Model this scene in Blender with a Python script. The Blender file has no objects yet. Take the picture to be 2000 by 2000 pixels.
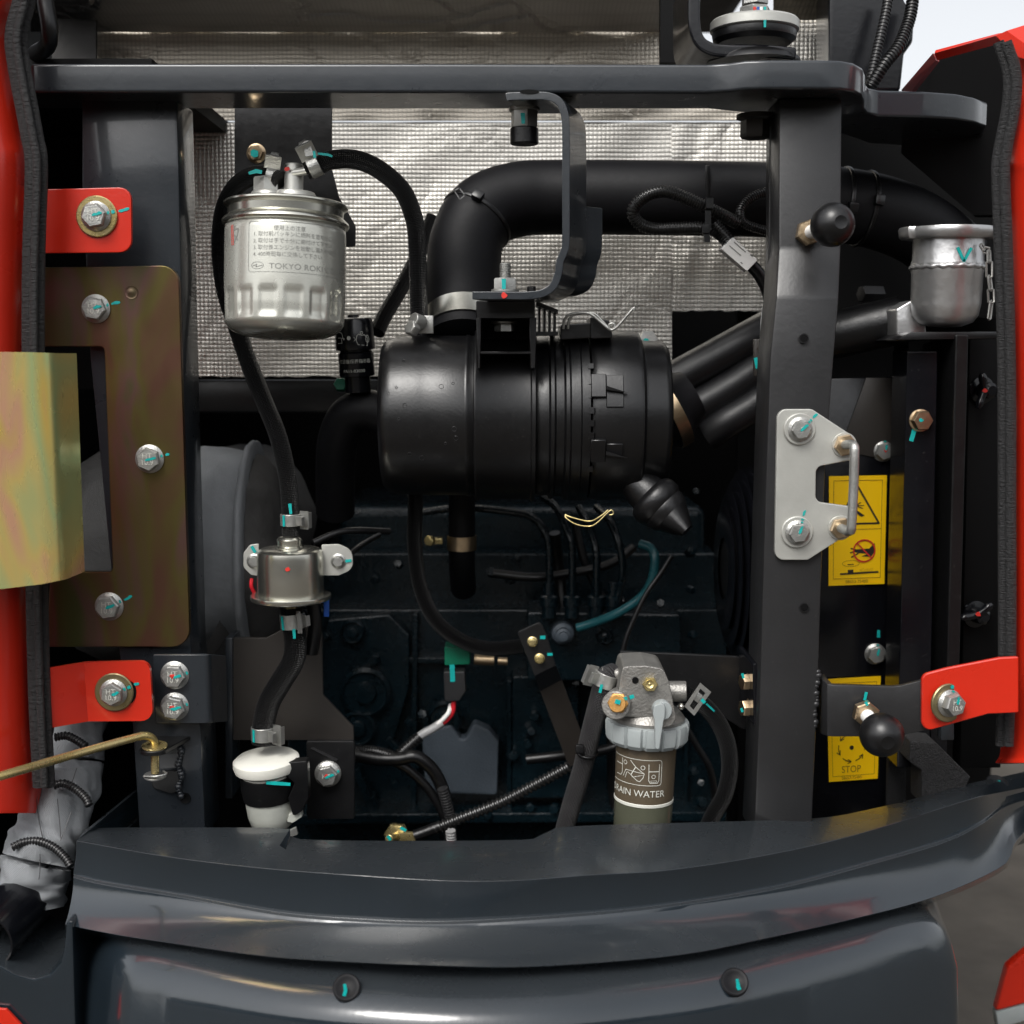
import bpy, bmesh, math, random
from mathutils import Vector, Matrix
random.seed(7)
R = math.radians
scene = bpy.context.scene
COL = scene.collection

# ------------------------------------------------------------------ camera
F = 2500.0                                  # focal length in photograph pixels (2000 px wide)
PITCH = R(7.0)
FWD = Vector((0, math.cos(PITCH), -math.sin(PITCH)))
UPV = Vector((0, math.sin(PITCH), math.cos(PITCH)))
CAM = -FWD * 0.95
cam_d = bpy.data.cameras.new('camera'); cam = bpy.data.objects.new('camera', cam_d); COL.objects.link(cam)
cam.location = CAM
cam.rotation_euler = (R(90) - PITCH, 0, 0)
cam_d.sensor_width = 36; cam_d.lens = 45
cam_d.clip_start = 0.01; cam_d.clip_end = 3000
cam_d.dof.use_dof = True; cam_d.dof.focus_distance = 0.97; cam_d.dof.aperture_fstop = 7.1
scene.camera = cam

# ------------------------------------------------------------------ light: soft overcast sky and a veiled sun
SUN_EL, SUN_AZ = R(50), R(205)              # azimuth clockwise from +Y: behind and left of the camera
world = bpy.data.worlds.new('World'); scene.world = world; world.use_nodes = True
wn = world.node_tree; wn.nodes.clear()
wo = wn.nodes.new('ShaderNodeOutputWorld'); bg = wn.nodes.new('ShaderNodeBackground')
sky = wn.nodes.new('ShaderNodeTexSky'); hs = wn.nodes.new('ShaderNodeHueSaturation')
sky.sky_type = 'NISHITA'; sky.sun_disc = False; sky.sun_elevation = SUN_EL; sky.sun_rotation = SUN_AZ
sky.air_density = 1.0; sky.dust_density = 4.0; sky.ozone_density = 1.0
hs.inputs['Saturation'].default_value = 0.16
bg.inputs['Strength'].default_value = 0.15
wn.links.new(sky.outputs[0], hs.inputs['Color']); wn.links.new(hs.outputs[0], bg.inputs['Color'])
wn.links.new(bg.outputs[0], wo.inputs['Surface'])
sun_d = bpy.data.lights.new('sun', 'SUN'); sun = bpy.data.objects.new('sun', sun_d); COL.objects.link(sun)
sun_d.energy = 1.0; sun_d.angle = R(25); sun_d.color = (1, 0.97, 0.92)
sd = Vector((math.sin(SUN_AZ) * math.cos(SUN_EL), math.cos(SUN_AZ) * math.cos(SUN_EL), math.sin(SUN_EL)))
sun.rotation_euler = (-sd).to_track_quat('-Z', 'Y').to_euler()
sun.location = sd * 5
vs = scene.view_settings
vs.view_transform = 'Standard'; vs.look = 'None'; vs.exposure = 0.6; vs.gamma = 1.0; vs.use_curve_mapping = False
scene.render.engine = 'CYCLES'
scene.cycles.use_denoising = True
scene.cycles.max_bounces = 8
scene.cycles.caustics_reflective = False; scene.cycles.caustics_refractive = False

# ------------------------------------------------------------------ measuring: photograph pixel + depth -> point in the place
def ray(px, py):
    return FWD + Vector((1, 0, 0)) * ((px - 1000) / F) - UPV * ((py - 1000) / F)
def P(px, py, Y):
    d = ray(px, py); t = (Y - CAM.y) / d.y
    return CAM + d * t
def U(px, py, Y):                           # metres for one photograph pixel at that depth
    return (Y - CAM.y) / ray(px, py).y / F
def PL(pts, Y=None):
    return [P(p[0], p[1], p[2] if len(p) > 2 else Y) for p in pts]

# ------------------------------------------------------------------ materials
MATS = {}
def nn(nt, kind, **kw):
    n = nt.nodes.new(kind)
    for k, v in kw.items():
        if k in n.inputs: n.inputs[k].default_value = v
        else: setattr(n, k, v)
    return n
def base(name, rough, metal, spec=0.5, coat=0.0):
    m = bpy.data.materials.new(name); m.use_nodes = True
    nt = m.node_tree; b = nt.nodes['Principled BSDF']
    b.inputs['Roughness'].default_value = rough; b.inputs['Metallic'].default_value = metal
    b.inputs['Specular IOR Level'].default_value = spec
    b.inputs['Coat Weight'].default_value = coat; b.inputs['Coat Roughness'].default_value = 0.08
    MATS[name] = m
    tc = nn(nt, 'ShaderNodeTexCoord')
    return m, nt, b, tc
def mat(name, c, rough=0.5, metal=0.0, var=0.15, vs_=25.0, bump=0.0, bs=300.0, coat=0.0, spec=0.5, rvar=0.08, c2=None, dust=0.0):
    m, nt, b, tc = base(name, rough, metal, spec, coat)
    no = nn(nt, 'ShaderNodeTexNoise', Scale=vs_, Detail=6.0, Roughness=0.6)
    nt.links.new(tc.outputs['Object'], no.inputs['Vector'])
    ramp = nn(nt, 'ShaderNodeValToRGB')
    if c2 is None:
        a = [max(0, x * (1 - var)) for x in c]; z = [min(1, x * (1 + var)) for x in c]
    else: a, z = c, c2
    ramp.color_ramp.elements[0].color = (*a, 1); ramp.color_ramp.elements[1].color = (*z, 1)
    ramp.color_ramp.elements[0].position = 0.3; ramp.color_ramp.elements[1].position = 0.7
    nt.links.new(no.outputs['Fac'], ramp.inputs['Fac'])
    colout = ramp.outputs['Color']
    n2 = nn(nt, 'ShaderNodeTexNoise', Scale=vs_ * 3.7, Detail=4.0)
    nt.links.new(tc.outputs['Object'], n2.inputs['Vector'])
    if dust > 0:                             # pale specks of dirt
        vo = nn(nt, 'ShaderNodeTexNoise', Scale=420.0, Detail=3.0, Roughness=0.7)
        nt.links.new(tc.outputs['Object'], vo.inputs['Vector'])
        mr = nn(nt, 'ShaderNodeMapRange'); mr.inputs['From Min'].default_value = 0.62; mr.inputs['From Max'].default_value = 0.8
        mr.inputs['To Max'].default_value = dust
        nt.links.new(vo.outputs['Fac'], mr.inputs['Value'])
        mul = nn(nt, 'ShaderNodeMath', operation='MULTIPLY'); nt.links.new(mr.outputs[0], mul.inputs[0]); nt.links.new(n2.outputs['Fac'], mul.inputs[1])
        mx = nn(nt, 'ShaderNodeMixRGB'); mx.inputs['Color2'].default_value = (0.3, 0.28, 0.25, 1)
        nt.links.new(mul.outputs[0], mx.inputs['Fac']); nt.links.new(colout, mx.inputs['Color1']); colout = mx.outputs[0]
    nt.links.new(colout, b.inputs['Base Color'])
    if rvar > 0:
        mr = nn(nt, 'ShaderNodeMapRange'); mr.inputs['To Min'].default_value = max(0.02, rough - rvar); mr.inputs['To Max'].default_value = min(1, rough + rvar)
        nt.links.new(n2.outputs['Fac'], mr.inputs['Value']); nt.links.new(mr.outputs[0], b.inputs['Roughness'])
    if bump > 0:
        bn = nn(nt, 'ShaderNodeTexNoise', Scale=bs, Detail=4.0)
        nt.links.new(tc.outputs['Object'], bn.inputs['Vector'])
        bp = nn(nt, 'ShaderNodeBump', Strength=bump, Distance=0.002)
        nt.links.new(bn.outputs['Fac'], bp.inputs['Height']); nt.links.new(bp.outputs[0], b.inputs['Normal'])
    return m
def settle_dust(m):                          # dust lies on upward faces: duller there
    nt = m.node_tree; b = nt.nodes['Principled BSDF']
    ge = nn(nt, 'ShaderNodeNewGeometry'); sp = nn(nt, 'ShaderNodeSeparateXYZ'); nt.links.new(ge.outputs['Normal'], sp.inputs[0])
    mr = nn(nt, 'ShaderNodeMapRange'); mr.inputs['From Min'].default_value = 0.72; mr.inputs['From Max'].default_value = 0.97; mr.inputs['To Max'].default_value = 1.0
    nt.links.new(sp.outputs[2], mr.inputs['Value'])
    old = b.inputs['Roughness'].links[0].from_socket
    ad = math_(nt, 'ADD', old, math_(nt, 'MULTIPLY', mr.outputs[0], 0.10)); nt.links.new(ad, b.inputs['Roughness'])
    nt.links.new(math_(nt, 'SUBTRACT', 0.8, math_(nt, 'MULTIPLY', mr.outputs[0], 0.5)), b.inputs['Coat Weight'])
    oc = b.inputs['Base Color'].links[0].from_socket; mx = nn(nt, 'ShaderNodeMixRGB'); mx.inputs['Color2'].default_value = (0.06, 0.058, 0.055, 1)
    nt.links.new(math_(nt, 'MULTIPLY', mr.outputs[0], 0.22), mx.inputs['Fac']); nt.links.new(oc, mx.inputs['Color1']); nt.links.new(mx.outputs[0], b.inputs['Base Color'])
def math_(nt, op, a, b=None):
    n = nn(nt, 'ShaderNodeMath', operation=op)
    for i, v in enumerate((a, b)):
        if v is None: continue
        if isinstance(v, (int, float)): n.inputs[i].default_value = v
        else: nt.links.new(v, n.inputs[i])
    return n.outputs[0]

mat('body_paint', (0.0125, 0.0185, 0.0245), 0.17, 0, 0.10, 9, 0.05, 240, coat=0.8, spec=0.6, rvar=0.10, dust=0.13)
mat('frame_paint', (0.019, 0.023, 0.028), 0.30, 0, 0.10, 20, 0.05, 250, coat=0.5, rvar=0.08, dust=0.22)
mat('matte_paint', (0.020, 0.020, 0.021), 0.34, 0, 0.10, 25, 0.06, 300, rvar=0.08, dust=0.14)
mat('taupe_paint', (0.026, 0.022, 0.019), 0.5, 0, 0.12, 25, 0.05, 300, dust=0.15)
mat('red_paint', (0.56, 0.021, 0.007), 0.30, 0, 0.10, 6, 0.05, 260, coat=0.3, rvar=0.10, dust=0.16)
mat('rubber', (0.0045, 0.0045, 0.005), 0.34, 0, 0.25, 60, 0.10, 500, dust=0.10)
mat('duct_rubber', (0.005, 0.005, 0.006), 0.42, 0, 0.25, 60, 0.06, 500, dust=0.08)
mat('conduit', (0.012, 0.012, 0.012), 0.30, 0, 0.2, 60, spec=0.8)
mat('matte_rubber', (0.003, 0.003, 0.0042), 0.55, 0, 0.2, 60, 0.05, 400, dust=0.04, spec=0.28)
mat('plastic', (0.0035, 0.0035, 0.004), 0.32, 0, 0.2, 40, 0.05, 500, spec=0.6, rvar=0.05, dust=0.13)
mat('satin_black', (0.0055, 0.0055, 0.006), 0.34, 0, 0.2, 40, 0.04, 300, dust=0.22)
mat('shell_black', (0.002, 0.002, 0.0022), 0.6, 0, 0.3, 8, 0.05, 100, spec=0.15)
mat('gloss_black', (0.004, 0.0043, 0.006), 0.22, 0, 0.2, 20, 0.04, 200, dust=0.15)
mat('silver', (0.66, 0.65, 0.58), 0.24, 0.97, 0.05, 20, 0.0, 500, rvar=0.03)
mat('zinc_silver', (0.56, 0.56, 0.52), 0.40, 0.55, 0.07, 30, 0.05, 400)
mat('bolt_silver', (0.42, 0.42, 0.40), 0.38, 0.8, 0.14, 120, 0.20, 900)
mat('can_silver', (0.60, 0.60, 0.54), 0.27, 0.62, 0.03, 12, 0.0, 300, rvar=0.02)
mat('aluminium', (0.60, 0.60, 0.60), 0.34, 0.85, 0.10, 50, 0.22, 130)
mat('cast_alloy', (0.33, 0.32, 0.30), 0.46, 0.75, 0.14, 60, 0.30, 600)
mat('gold_zinc', (0.52, 0.40, 0.15), 0.28, 0.8, 0.12, 60, 0.05, 500, c2=(0.60, 0.50, 0.26))
mat('olive_zinc', (0.26, 0.21, 0.10), 0.30, 0.8, 0.12, 60, 0.05, 500, c2=(0.36, 0.30, 0.18))
mat('dark_red', (0.05, 0.002, 0.002), 0.4)
mat('copper_zinc', (0.66, 0.50, 0.32), 0.32, 1, 0.15, 100, 0.08, 500)
mat('orange_plug', (0.62, 0.33, 0.10), 0.42, 0.5, 0.2, 90, 0.15, 500)
mat('grey_plastic', (0.33, 0.36, 0.36), 0.40, 0, 0.06, 30, 0.04, 300)
mat('white_plastic', (0.72, 0.71, 0.64), 0.42, 0, 0.05, 40, 0.05, 300)
mat('milky_plastic', (0.40, 0.41, 0.37), 0.35, 0, 0.12, 30, 0.04, 300)
mat('amber_sleeve', (0.105, 0.082, 0.055), 0.30, 0, 0.14, 20, 0.02, 300)
mat('olive_bowl', (0.085, 0.088, 0.062), 0.22, 0, 0.15, 18, 0.0)
mat('engine_paint', (0.0028, 0.0088, 0.0125), 0.26, 0, 0.3, 30, 0.30, 260, dust=0.05, spec=0.5)
mat('engine_light', (0.060, 0.076, 0.094), 0.5, 0, 0.12, 30, 0.3, 600)
mat('teal_ink', (0.0, 0.36, 0.34), 0.5, 0, 0.12, 200)
mat('red_ink', (0.62, 0.03, 0.02), 0.5, 0, 0.1, 200)
mat('blue_ink', (0.02, 0.10, 0.45), 0.5, 0, 0.1, 200)
mat('black_ink', (0.02, 0.014, 0.01), 0.5, 0, 0.1, 100)
mat('brown_ink', (0.20, 0.11, 0.01), 0.5, 0, 0.1, 100)
mat('grey_ink', (0.20, 0.20, 0.185), 0.5, 0, 0.1, 100)
mat('white_ink', (0.62, 0.62, 0.56), 0.5, 0, 0.05, 100)
mat('label_yellow', (0.93, 0.56, 0.004), 0.35, 0, 0.03, 30)
mat('white_paint', (0.90, 0.89, 0.86), 0.4, 0, 0.05, 60)
mat('green_plastic', (0.0, 0.16, 0.085), 0.45, 0, 0.1, 60)
mat('wire_red', (0.55, 0.01, 0.02), 0.4, 0, 0.1, 60)
mat('wire_grey', (0.35, 0.35, 0.35), 0.4, 0, 0.1, 60)
mat('foam', (0.020, 0.020, 0.021), 0.9, 0, 0.3, 300, 0.9, 700)
mat('ground', (0.034, 0.028, 0.021), 0.9, 0, 0.2, 7.0, 0.4, 60, c2=(0.066, 0.056, 0.044))
mat('unseen_wall', (0.10, 0.095, 0.085), 0.8, 0, 0.2, 0.4)

settle_dust(MATS['body_paint'])
def rubber_seal_mat():
    m, nt, b, tc = base('seal_rubber', 0.55, 0)
    b.inputs['Base Color'].default_value = (0.022, 0.022, 0.023, 1)
    no = nn(nt, 'ShaderNodeTexNoise', Scale=260.0, Detail=5.0, Roughness=0.7)
    mp = nn(nt, 'ShaderNodeMapping'); mp.inputs['Scale'].default_value = (0.5, 1, 2.2)
    nt.links.new(tc.outputs['Object'], mp.inputs[0]); nt.links.new(mp.outputs[0], no.inputs['Vector'])
    bp = nn(nt, 'ShaderNodeBump', Strength=1.0, Distance=0.006)
    nt.links.new(no.outputs['Fac'], bp.inputs['Height']); nt.links.new(bp.outputs[0], b.inputs['Normal'])
rubber_seal_mat()

def braid_mat(name, c, pitch=0.0022, strength=0.7):
    m, nt, b, tc = base(name, 0.30, 0, 0.4)
    uv = nn(nt, 'ShaderNodeUVMap'); sp = nn(nt, 'ShaderNodeSeparateXYZ'); nt.links.new(uv.outputs[0], sp.inputs[0])
    k = 2 * math.pi / pitch
    s1 = math_(nt, 'SINE', math_(nt, 'MULTIPLY', math_(nt, 'ADD', sp.outputs[0], sp.outputs[1]), k))
    s2 = math_(nt, 'SINE', math_(nt, 'MULTIPLY', math_(nt, 'SUBTRACT', sp.outputs[0], sp.outputs[1]), k))
    h = math_(nt, 'MULTIPLY', s1, s2)
    no = nn(nt, 'ShaderNodeTexNoise', Scale=90.0, Detail=5.0); nt.links.new(tc.outputs['Object'], no.inputs['Vector'])
    ramp = nn(nt, 'ShaderNodeValToRGB')
    ramp.color_ramp.elements[0].color = (*[x * 0.7 for x in c], 1); ramp.color_ramp.elements[1].color = (*[x * 1.6 for x in c], 1)
    nt.links.new(no.outputs['Fac'], ramp.inputs[0]); nt.links.new(ramp.outputs[0], b.inputs['Base Color'])
    bp = nn(nt, 'ShaderNodeBump', Strength=strength, Distance=0.0012)
    nt.links.new(h, bp.inputs['Height']); nt.links.new(bp.outputs[0], b.inputs['Normal'])
braid_mat('braid', (0.005, 0.005, 0.0055), 0.0026, 1.0)
braid_mat('grey_braid', (0.06, 0.058, 0.06), 0.0026, 1.0)

def foil_mat(name, tint, rough, crease=0.12, grid=0.5, dk=0.7):
    m, nt, b, tc = base(name, rough, 1.0)
    sp = nn(nt, 'ShaderNodeSeparateXYZ'); nt.links.new(tc.outputs['Object'], sp.inputs[0])
    wob = nn(nt, 'ShaderNodeTexNoise', Scale=14.0, Detail=2.0); nt.links.new(tc.outputs['Object'], wob.inputs['Vector'])
    wo_ = math_(nt, 'MULTIPLY', wob.outputs['Fac'], 0.0018)
    k = math.pi / 0.0040
    gx = math_(nt, 'POWER', math_(nt, 'ABSOLUTE', math_(nt, 'SINE', math_(nt, 'MULTIPLY', math_(nt, 'ADD', sp.outputs[0], wo_), k))), 0.45)
    gz = math_(nt, 'POWER', math_(nt, 'ABSOLUTE', math_(nt, 'SINE', math_(nt, 'MULTIPLY', math_(nt, 'ADD', sp.outputs[2], wo_), k))), 0.45)
    g = math_(nt, 'MULTIPLY', gx, gz)
    wr = nn(nt, 'ShaderNodeTexNoise', Scale=9.0, Detail=5.0, Roughness=0.55); nt.links.new(tc.outputs['Object'], wr.inputs['Vector'])
    vo = nn(nt, 'ShaderNodeTexVoronoi', feature='DISTANCE_TO_EDGE', Scale=7.0)
    dn = nn(nt, 'ShaderNodeMixRGB'); dn.blend_type = 'ADD'; dn.inputs['Fac'].default_value = 0.12
    nt.links.new(tc.outputs['Object'], dn.inputs['Color1']); nt.links.new(wr.outputs['Color'], dn.inputs['Color2']); nt.links.new(dn.outputs[0], vo.inputs['Vector'])
    cr = nn(nt, 'ShaderNodeMapRange'); cr.inputs['From Max'].default_value = 0.05; nt.links.new(vo.outputs['Distance'], cr.inputs['Value'])
    b1 = nn(nt, 'ShaderNodeBump', Strength=0.2, Distance=0.008); nt.links.new(wr.outputs['Fac'], b1.inputs['Height'])
    b2 = nn(nt, 'ShaderNodeBump', Strength=crease, Distance=0.003); nt.links.new(cr.outputs[0], b2.inputs['Height']); nt.links.new(b1.outputs[0], b2.inputs['Normal'])
    b3 = nn(nt, 'ShaderNodeBump', Strength=grid, Distance=0.0007); nt.links.new(g, b3.inputs['Height']); nt.links.new(b2.outputs[0], b3.inputs['Normal'])
    nt.links.new(b3.outputs[0], b.inputs['Normal'])
    mx = nn(nt, 'ShaderNodeMixRGB'); mx.inputs['Color1'].default_value = (*[x * dk for x in tint], 1); mx.inputs['Color2'].default_value = (*tint, 1)
    nt.links.new(g, mx.inputs['Fac'])
    nt.links.new(mx.outputs[0], b.inputs['Base Color'])
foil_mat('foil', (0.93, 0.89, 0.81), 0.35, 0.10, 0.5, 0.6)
foil_mat('shaded_foil', (0.60, 0.55, 0.47), 0.40, 0.3, 0.4)  # copy of foil with shade put into a darker, browner tint
foil_mat('creased_foil', (0.74, 0.73, 0.72), 0.36, 1.0, 0.25, 0.85)

def iridescent(name, cols, rough, scale, metal=1.0):
    m, nt, b, tc = base(name, rough, metal)
    mp = nn(nt, 'ShaderNodeMapping'); mp.inputs['Scale'].default_value = (2.2, 1, 0.8)
    no = nn(nt, 'ShaderNodeTexNoise', Scale=scale, Detail=3.0, Roughness=0.5); no.inputs['Distortion'].default_value = 0.6
    nt.links.new(tc.outputs['Object'], mp.inputs[0]); nt.links.new(mp.outputs[0], no.inputs['Vector'])
    ramp = nn(nt, 'ShaderNodeValToRGB'); cr = ramp.color_ramp
    cr.elements[0].position = 0.36; cr.elements[0].color = (*cols[0], 1)
    cr.elements[1].position = 0.64; cr.elements[1].color = (*cols[-1], 1)
    for i, c in enumerate(cols[1:-1]):
        e = cr.elements.new(0.36 + 0.28 * (i + 1) / (len(cols) - 1)); e.color = (*c, 1)
    nt.links.new(no.outputs['Fac'], ramp.inputs[0]); nt.links.new(ramp.outputs[0], b.inputs['Base Color'])
    sc = nn(nt, 'ShaderNodeTexNoise', Scale=30.0, Detail=3.0); nt.links.new(mp.outputs[0], sc.inputs['Vector'])
    mr = nn(nt, 'ShaderNodeMapRange'); mr.inputs['To Min'].default_value = rough - 0.06; mr.inputs['To Max'].default_value = rough + 0.06
    nt.links.new(sc.outputs['Fac'], mr.inputs['Value']); nt.links.new(mr.outputs[0], b.inputs['Roughness'])
iridescent('zinc_plate', [(0.15, 0.075, 0.050), (0.145, 0.118, 0.040), (0.17, 0.095, 0.08), (0.10, 0.115, 0.042)], 0.34, 9, 0.85)
iridescent('zinc_bright', [(0.82, 0.60, 0.16), (0.86, 0.48, 0.30), (0.84, 0.64, 0.22), (0.56, 0.66, 0.30), (0.86, 0.62, 0.16), (0.84, 0.44, 0.36)], 0.27, 7, 0.6)

def fabric_mat(name, c):
    m, nt, b, tc = base(name, 0.62, 0, 0.4)
    no = nn(nt, 'ShaderNodeTexNoise', Scale=22.0, Detail=5.0); nt.links.new(tc.outputs['Object'], no.inputs['Vector'])
    ramp = nn(nt, 'ShaderNodeValToRGB')
    ramp.color_ramp.elements[0].color = (*[x * 0.75 for x in c], 1); ramp.color_ramp.elements[1].color = (*[x * 1.2 for x in c], 1)
    nt.links.new(no.outputs['Fac'], ramp.inputs[0]); nt.links.new(ramp.outputs[0], b.inputs['Base Color'])
    sp = nn(nt, 'ShaderNodeSeparateXYZ'); nt.links.new(tc.outputs['Object'], sp.inputs[0])
    k = 2 * math.pi / 0.0016
    w = math_(nt, 'MULTIPLY', math_(nt, 'SINE', math_(nt, 'MULTIPLY', math_(nt, 'ADD', sp.outputs[0], sp.outputs[1]), k)), math_(nt, 'SINE', math_(nt, 'MULTIPLY', sp.outputs[2], k)))
    b0 = nn(nt, 'ShaderNodeBump', Strength=0.6, Distance=0.010); nt.links.new(no.outputs['Fac'], b0.inputs['Height'])
    b1 = nn(nt, 'ShaderNodeBump', Strength=0.35, Distance=0.0006); nt.links.new(w, b1.inputs['Height']); nt.links.new(b0.outputs[0], b1.inputs['Normal'])
    nt.links.new(b1.outputs[0], b.inputs['Normal'])
fabric_mat('grey_cloth', (0.21, 0.22, 0.23))
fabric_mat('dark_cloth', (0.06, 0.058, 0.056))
fabric_mat('shaded_cloth', (0.018, 0.018, 0.018))  # copy of the lagging cloth with the muffler's shadow put into its colour

# ------------------------------------------------------------------ objects
WLOC = {}
def finish(name, me, material, parent, label, cat, group, kind, loc):
    o = bpy.data.objects.new(name, me)
    if material: me.materials.append(MATS[material])
    COL.objects.link(o)
    if parent is not None:
        o.parent = parent; loc = WLOC[parent.name]
    else:
        o.location = loc
    WLOC[o.name] = loc
    me.transform(Matrix.Translation(-loc))
    if label: o['label'] = label
    if cat: o['category'] = cat
    if group: o['group'] = group
    if kind: o['kind'] = kind
    return o
def mk(name, bm, material, parent=None, label=None, cat=None, group=None, kind=None, sharp=38, recalc=True):
    if recalc: bmesh.ops.recalc_face_normals(bm, faces=bm.faces[:])
    me = bpy.data.meshes.new(name); bm.to_mesh(me); bm.free()
    for p in me.polygons: p.use_smooth = True
    me.set_sharp_from_angle(angle=R(sharp))
    weighted = sharp < 60 and any(len(p.vertices) > 4 for p in me.polygons)
    loc = Vector((0, 0, 0))
    if parent is None and me.vertices:
        xs = [v.co for v in me.vertices]
        loc = Vector((sum(v.x for v in xs) / len(xs), sum(v.y for v in xs) / len(xs), min(v.z for v in xs)))
    o = finish(name, me, material, parent, label, cat, group, kind, loc)
    if weighted:
        w = o.modifiers.new('weighted', 'WEIGHTED_NORMAL'); w.keep_sharp = True
    return o
def root(name, label, cat, loc, group=None):
    o = bpy.data.objects.new(name, None); COL.objects.link(o); o.empty_display_size = 0.02
    o.location = loc; WLOC[o.name] = Vector(loc)
    o['label'] = label; o['category'] = cat
    if group: o['group'] = group
    return o
def B(): return bmesh.new()

# ------------------------------------------------------------------ shapes
def bev(bm, off, seg=2, ang=30):
    bmesh.ops.recalc_face_normals(bm, faces=bm.faces[:])
    es = [e for e in bm.edges if len(e.link_faces) == 2 and e.calc_face_angle(0) > R(ang)]
    if es: bmesh.ops.bevel(bm, geom=es, offset=off, offset_type='OFFSET', segments=seg, profile=0.5, affect='EDGES', clamp_overlap=True)
    return bm
def rpoly(pts, r=0, seg=5):
    out = []; n = len(pts)
    for i in range(n):
        p = Vector(pts[i][:2]); rr = pts[i][2] if len(pts[i]) > 2 else r
        a = Vector(pts[i - 1][:2]); c = Vector(pts[(i + 1) % n][:2])
        if rr <= 0: out.append((p.x, p.y)); continue
        d1 = (a - p); d2 = (c - p); l1, l2 = d1.length, d2.length
        d1.normalize(); d2.normalize()
        ang = math.acos(max(-1, min(1, d1.dot(d2))))
        if ang > R(176): out.append((p.x, p.y)); continue
        tl = min(rr / math.tan(ang / 2), l1 * 0.48, l2 * 0.48); re = tl * math.tan(ang / 2)
        bis = (d1 + d2).normalized(); cen = p + bis * (re / math.sin(ang / 2))
        s = p + d1 * tl - cen; e = p + d2 * tl - cen
        a0 = math.atan2(s.y, s.x); a1 = math.atan2(e.y, e.x); da = (a1 - a0 + math.pi) % (2 * math.pi) - math.pi
        for k in range(seg + 1):
            t = a0 + da * k / seg; out.append((cen.x + re * math.cos(t), cen.y + re * math.sin(t)))
    return out
def prism(bm, pts, vec):
    f = [bm.verts.new(p) for p in pts]; b = [bm.verts.new(p + vec) for p in pts]
    bm.faces.new(f); bm.faces.new(b[::-1])
    n = len(pts)
    for i in range(n):
        j = (i + 1) % n; bm.faces.new((f[j], f[i], b[i], b[j]))
    return bm
def plate(bm, poly, Y, th, b=0.0):
    yf = Y if callable(Y) else (lambda x, y: Y)
    prism(bm, [P(x, y, yf(x, y)) for x, y in poly], Vector((0, th, 0)))
    if b: bev(bm, b)
    return bm
def bar(bm, path, t, vec, b=0.0):            # bent flat bar: outline of a thick path, extruded by vec
    L, Rr = [], []
    pts = [Vector(p) for p in path]
    for i, p in enumerate(pts):
        a = pts[max(0, i - 1)]; c = pts[min(len(pts) - 1, i + 1)]
        d = (c - a); n = vec.cross(d).normalized()
        L.append(p + n * t / 2); Rr.append(p - n * t / 2)
    prism(bm, L + Rr[::-1], vec)
    if b: bev(bm, b, 2, 45)
    return bm
def box(bm, c, s, rot=None, b=0.0):
    M_ = Matrix.Translation(c) @ (rot.to_4x4() if rot else Matrix.Identity(4)) @ Matrix.Diagonal((*s, 1))
    bmesh.ops.create_cube(bm, size=1, matrix=M_)
    if b: bev(bm, b)
    return bm
def boxpx(bm, x0, y0, x1, y1, Y, th, b=0.0):
    return plate(bm, [(x0, y0), (x1, y0), (x1, y1), (x0, y1)], Y, th, b)
def frame_of(a):
    a = Vector(a).normalized()
    u = a.cross(Vector((0, 0, 1))) if abs(a.z) < 0.9 else a.cross(Vector((0, 1, 0)))
    u.normalize(); return a, u, a.cross(u).normalized()
def lathe(bm, O, axis, prof, seg=36, mod=None, rot=0.0):
    a, u, v = frame_of(axis); rings = []
    for r, h in prof:
        if r < 1e-6: rings.append([bm.verts.new(O + a * h)]); continue
        ring = []
        for k in range(seg):
            t = 2 * math.pi * k / seg + rot
            rr = mod(r, h, t) if mod else r
            ring.append(bm.verts.new(O + a * h + (u * math.cos(t) + v * math.sin(t)) * rr))
        rings.append(ring)
    for A, C in zip(rings, rings[1:]):
        if len(A) == 1 and len(C) == 1: continue
        for k in range(seg):
            k2 = (k + 1) % seg
            if len(A) == 1: bm.faces.new((A[0], C[k], C[k2]))
            elif len(C) == 1: bm.faces.new((A[k2], A[k], C[0]))
            else: bm.faces.new((A[k2], A[k], C[k], C[k2]))
    return bm
def cyl(bm, O, axis, r, h, seg=28, b=0.0, r2=None):
    r2 = r if r2 is None else r2
    bb = b or min(r, h) * 0.08
    return lathe(bm, O, axis, [(0, 0), (r - bb, 0), (r, bb), (r2, h - bb), (r2 - bb, h), (0, h)], seg)
def hexa(bm, O, axis, r, h, rot=0.0):
    return lathe(bm, O, axis, [(0, 0), (r, 0), (r, h * 0.86), (r * 0.90, h), (r * 0.55, h * 1.02), (0, h * 1.02)], 6, rot=rot)
def spline(pts, n=10):
    pts = [Vector(p) for p in pts]
    if len(pts) < 3: return [pts[0].lerp(pts[-1], k / n) for k in range(n + 1)]
    q = [pts[0] * 2 - pts[1]] + pts + [pts[-1] * 2 - pts[-2]]; out = []
    for i in range(1, len(q) - 2):
        p0, p1, p2, p3 = q[i - 1:i + 3]
        for k in range(n):
            t = k / n
            out.append(0.5 * ((2 * p1) + (p2 - p0) * t + (2 * p0 - 5 * p1 + 4 * p2 - p3) * t * t + (3 * p1 - p0 - 3 * p2 + p3) * t ** 3))
    out.append(pts[-1]); return out
def resample(pts, step):
    ds = [0.0]
    for a, b in zip(pts, pts[1:]): ds.append(ds[-1] + (b - a).length)
    L = ds[-1]; n = max(2, int(round(L / step))); out = []; j = 0
    for k in range(n + 1):
        s = L * k / n
        while j < len(ds) - 2 and ds[j + 1] < s: j += 1
        w = (s - ds[j]) / max(1e-9, ds[j + 1] - ds[j]); out.append(pts[j].lerp(pts[j + 1], w))
    return out, L
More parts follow.
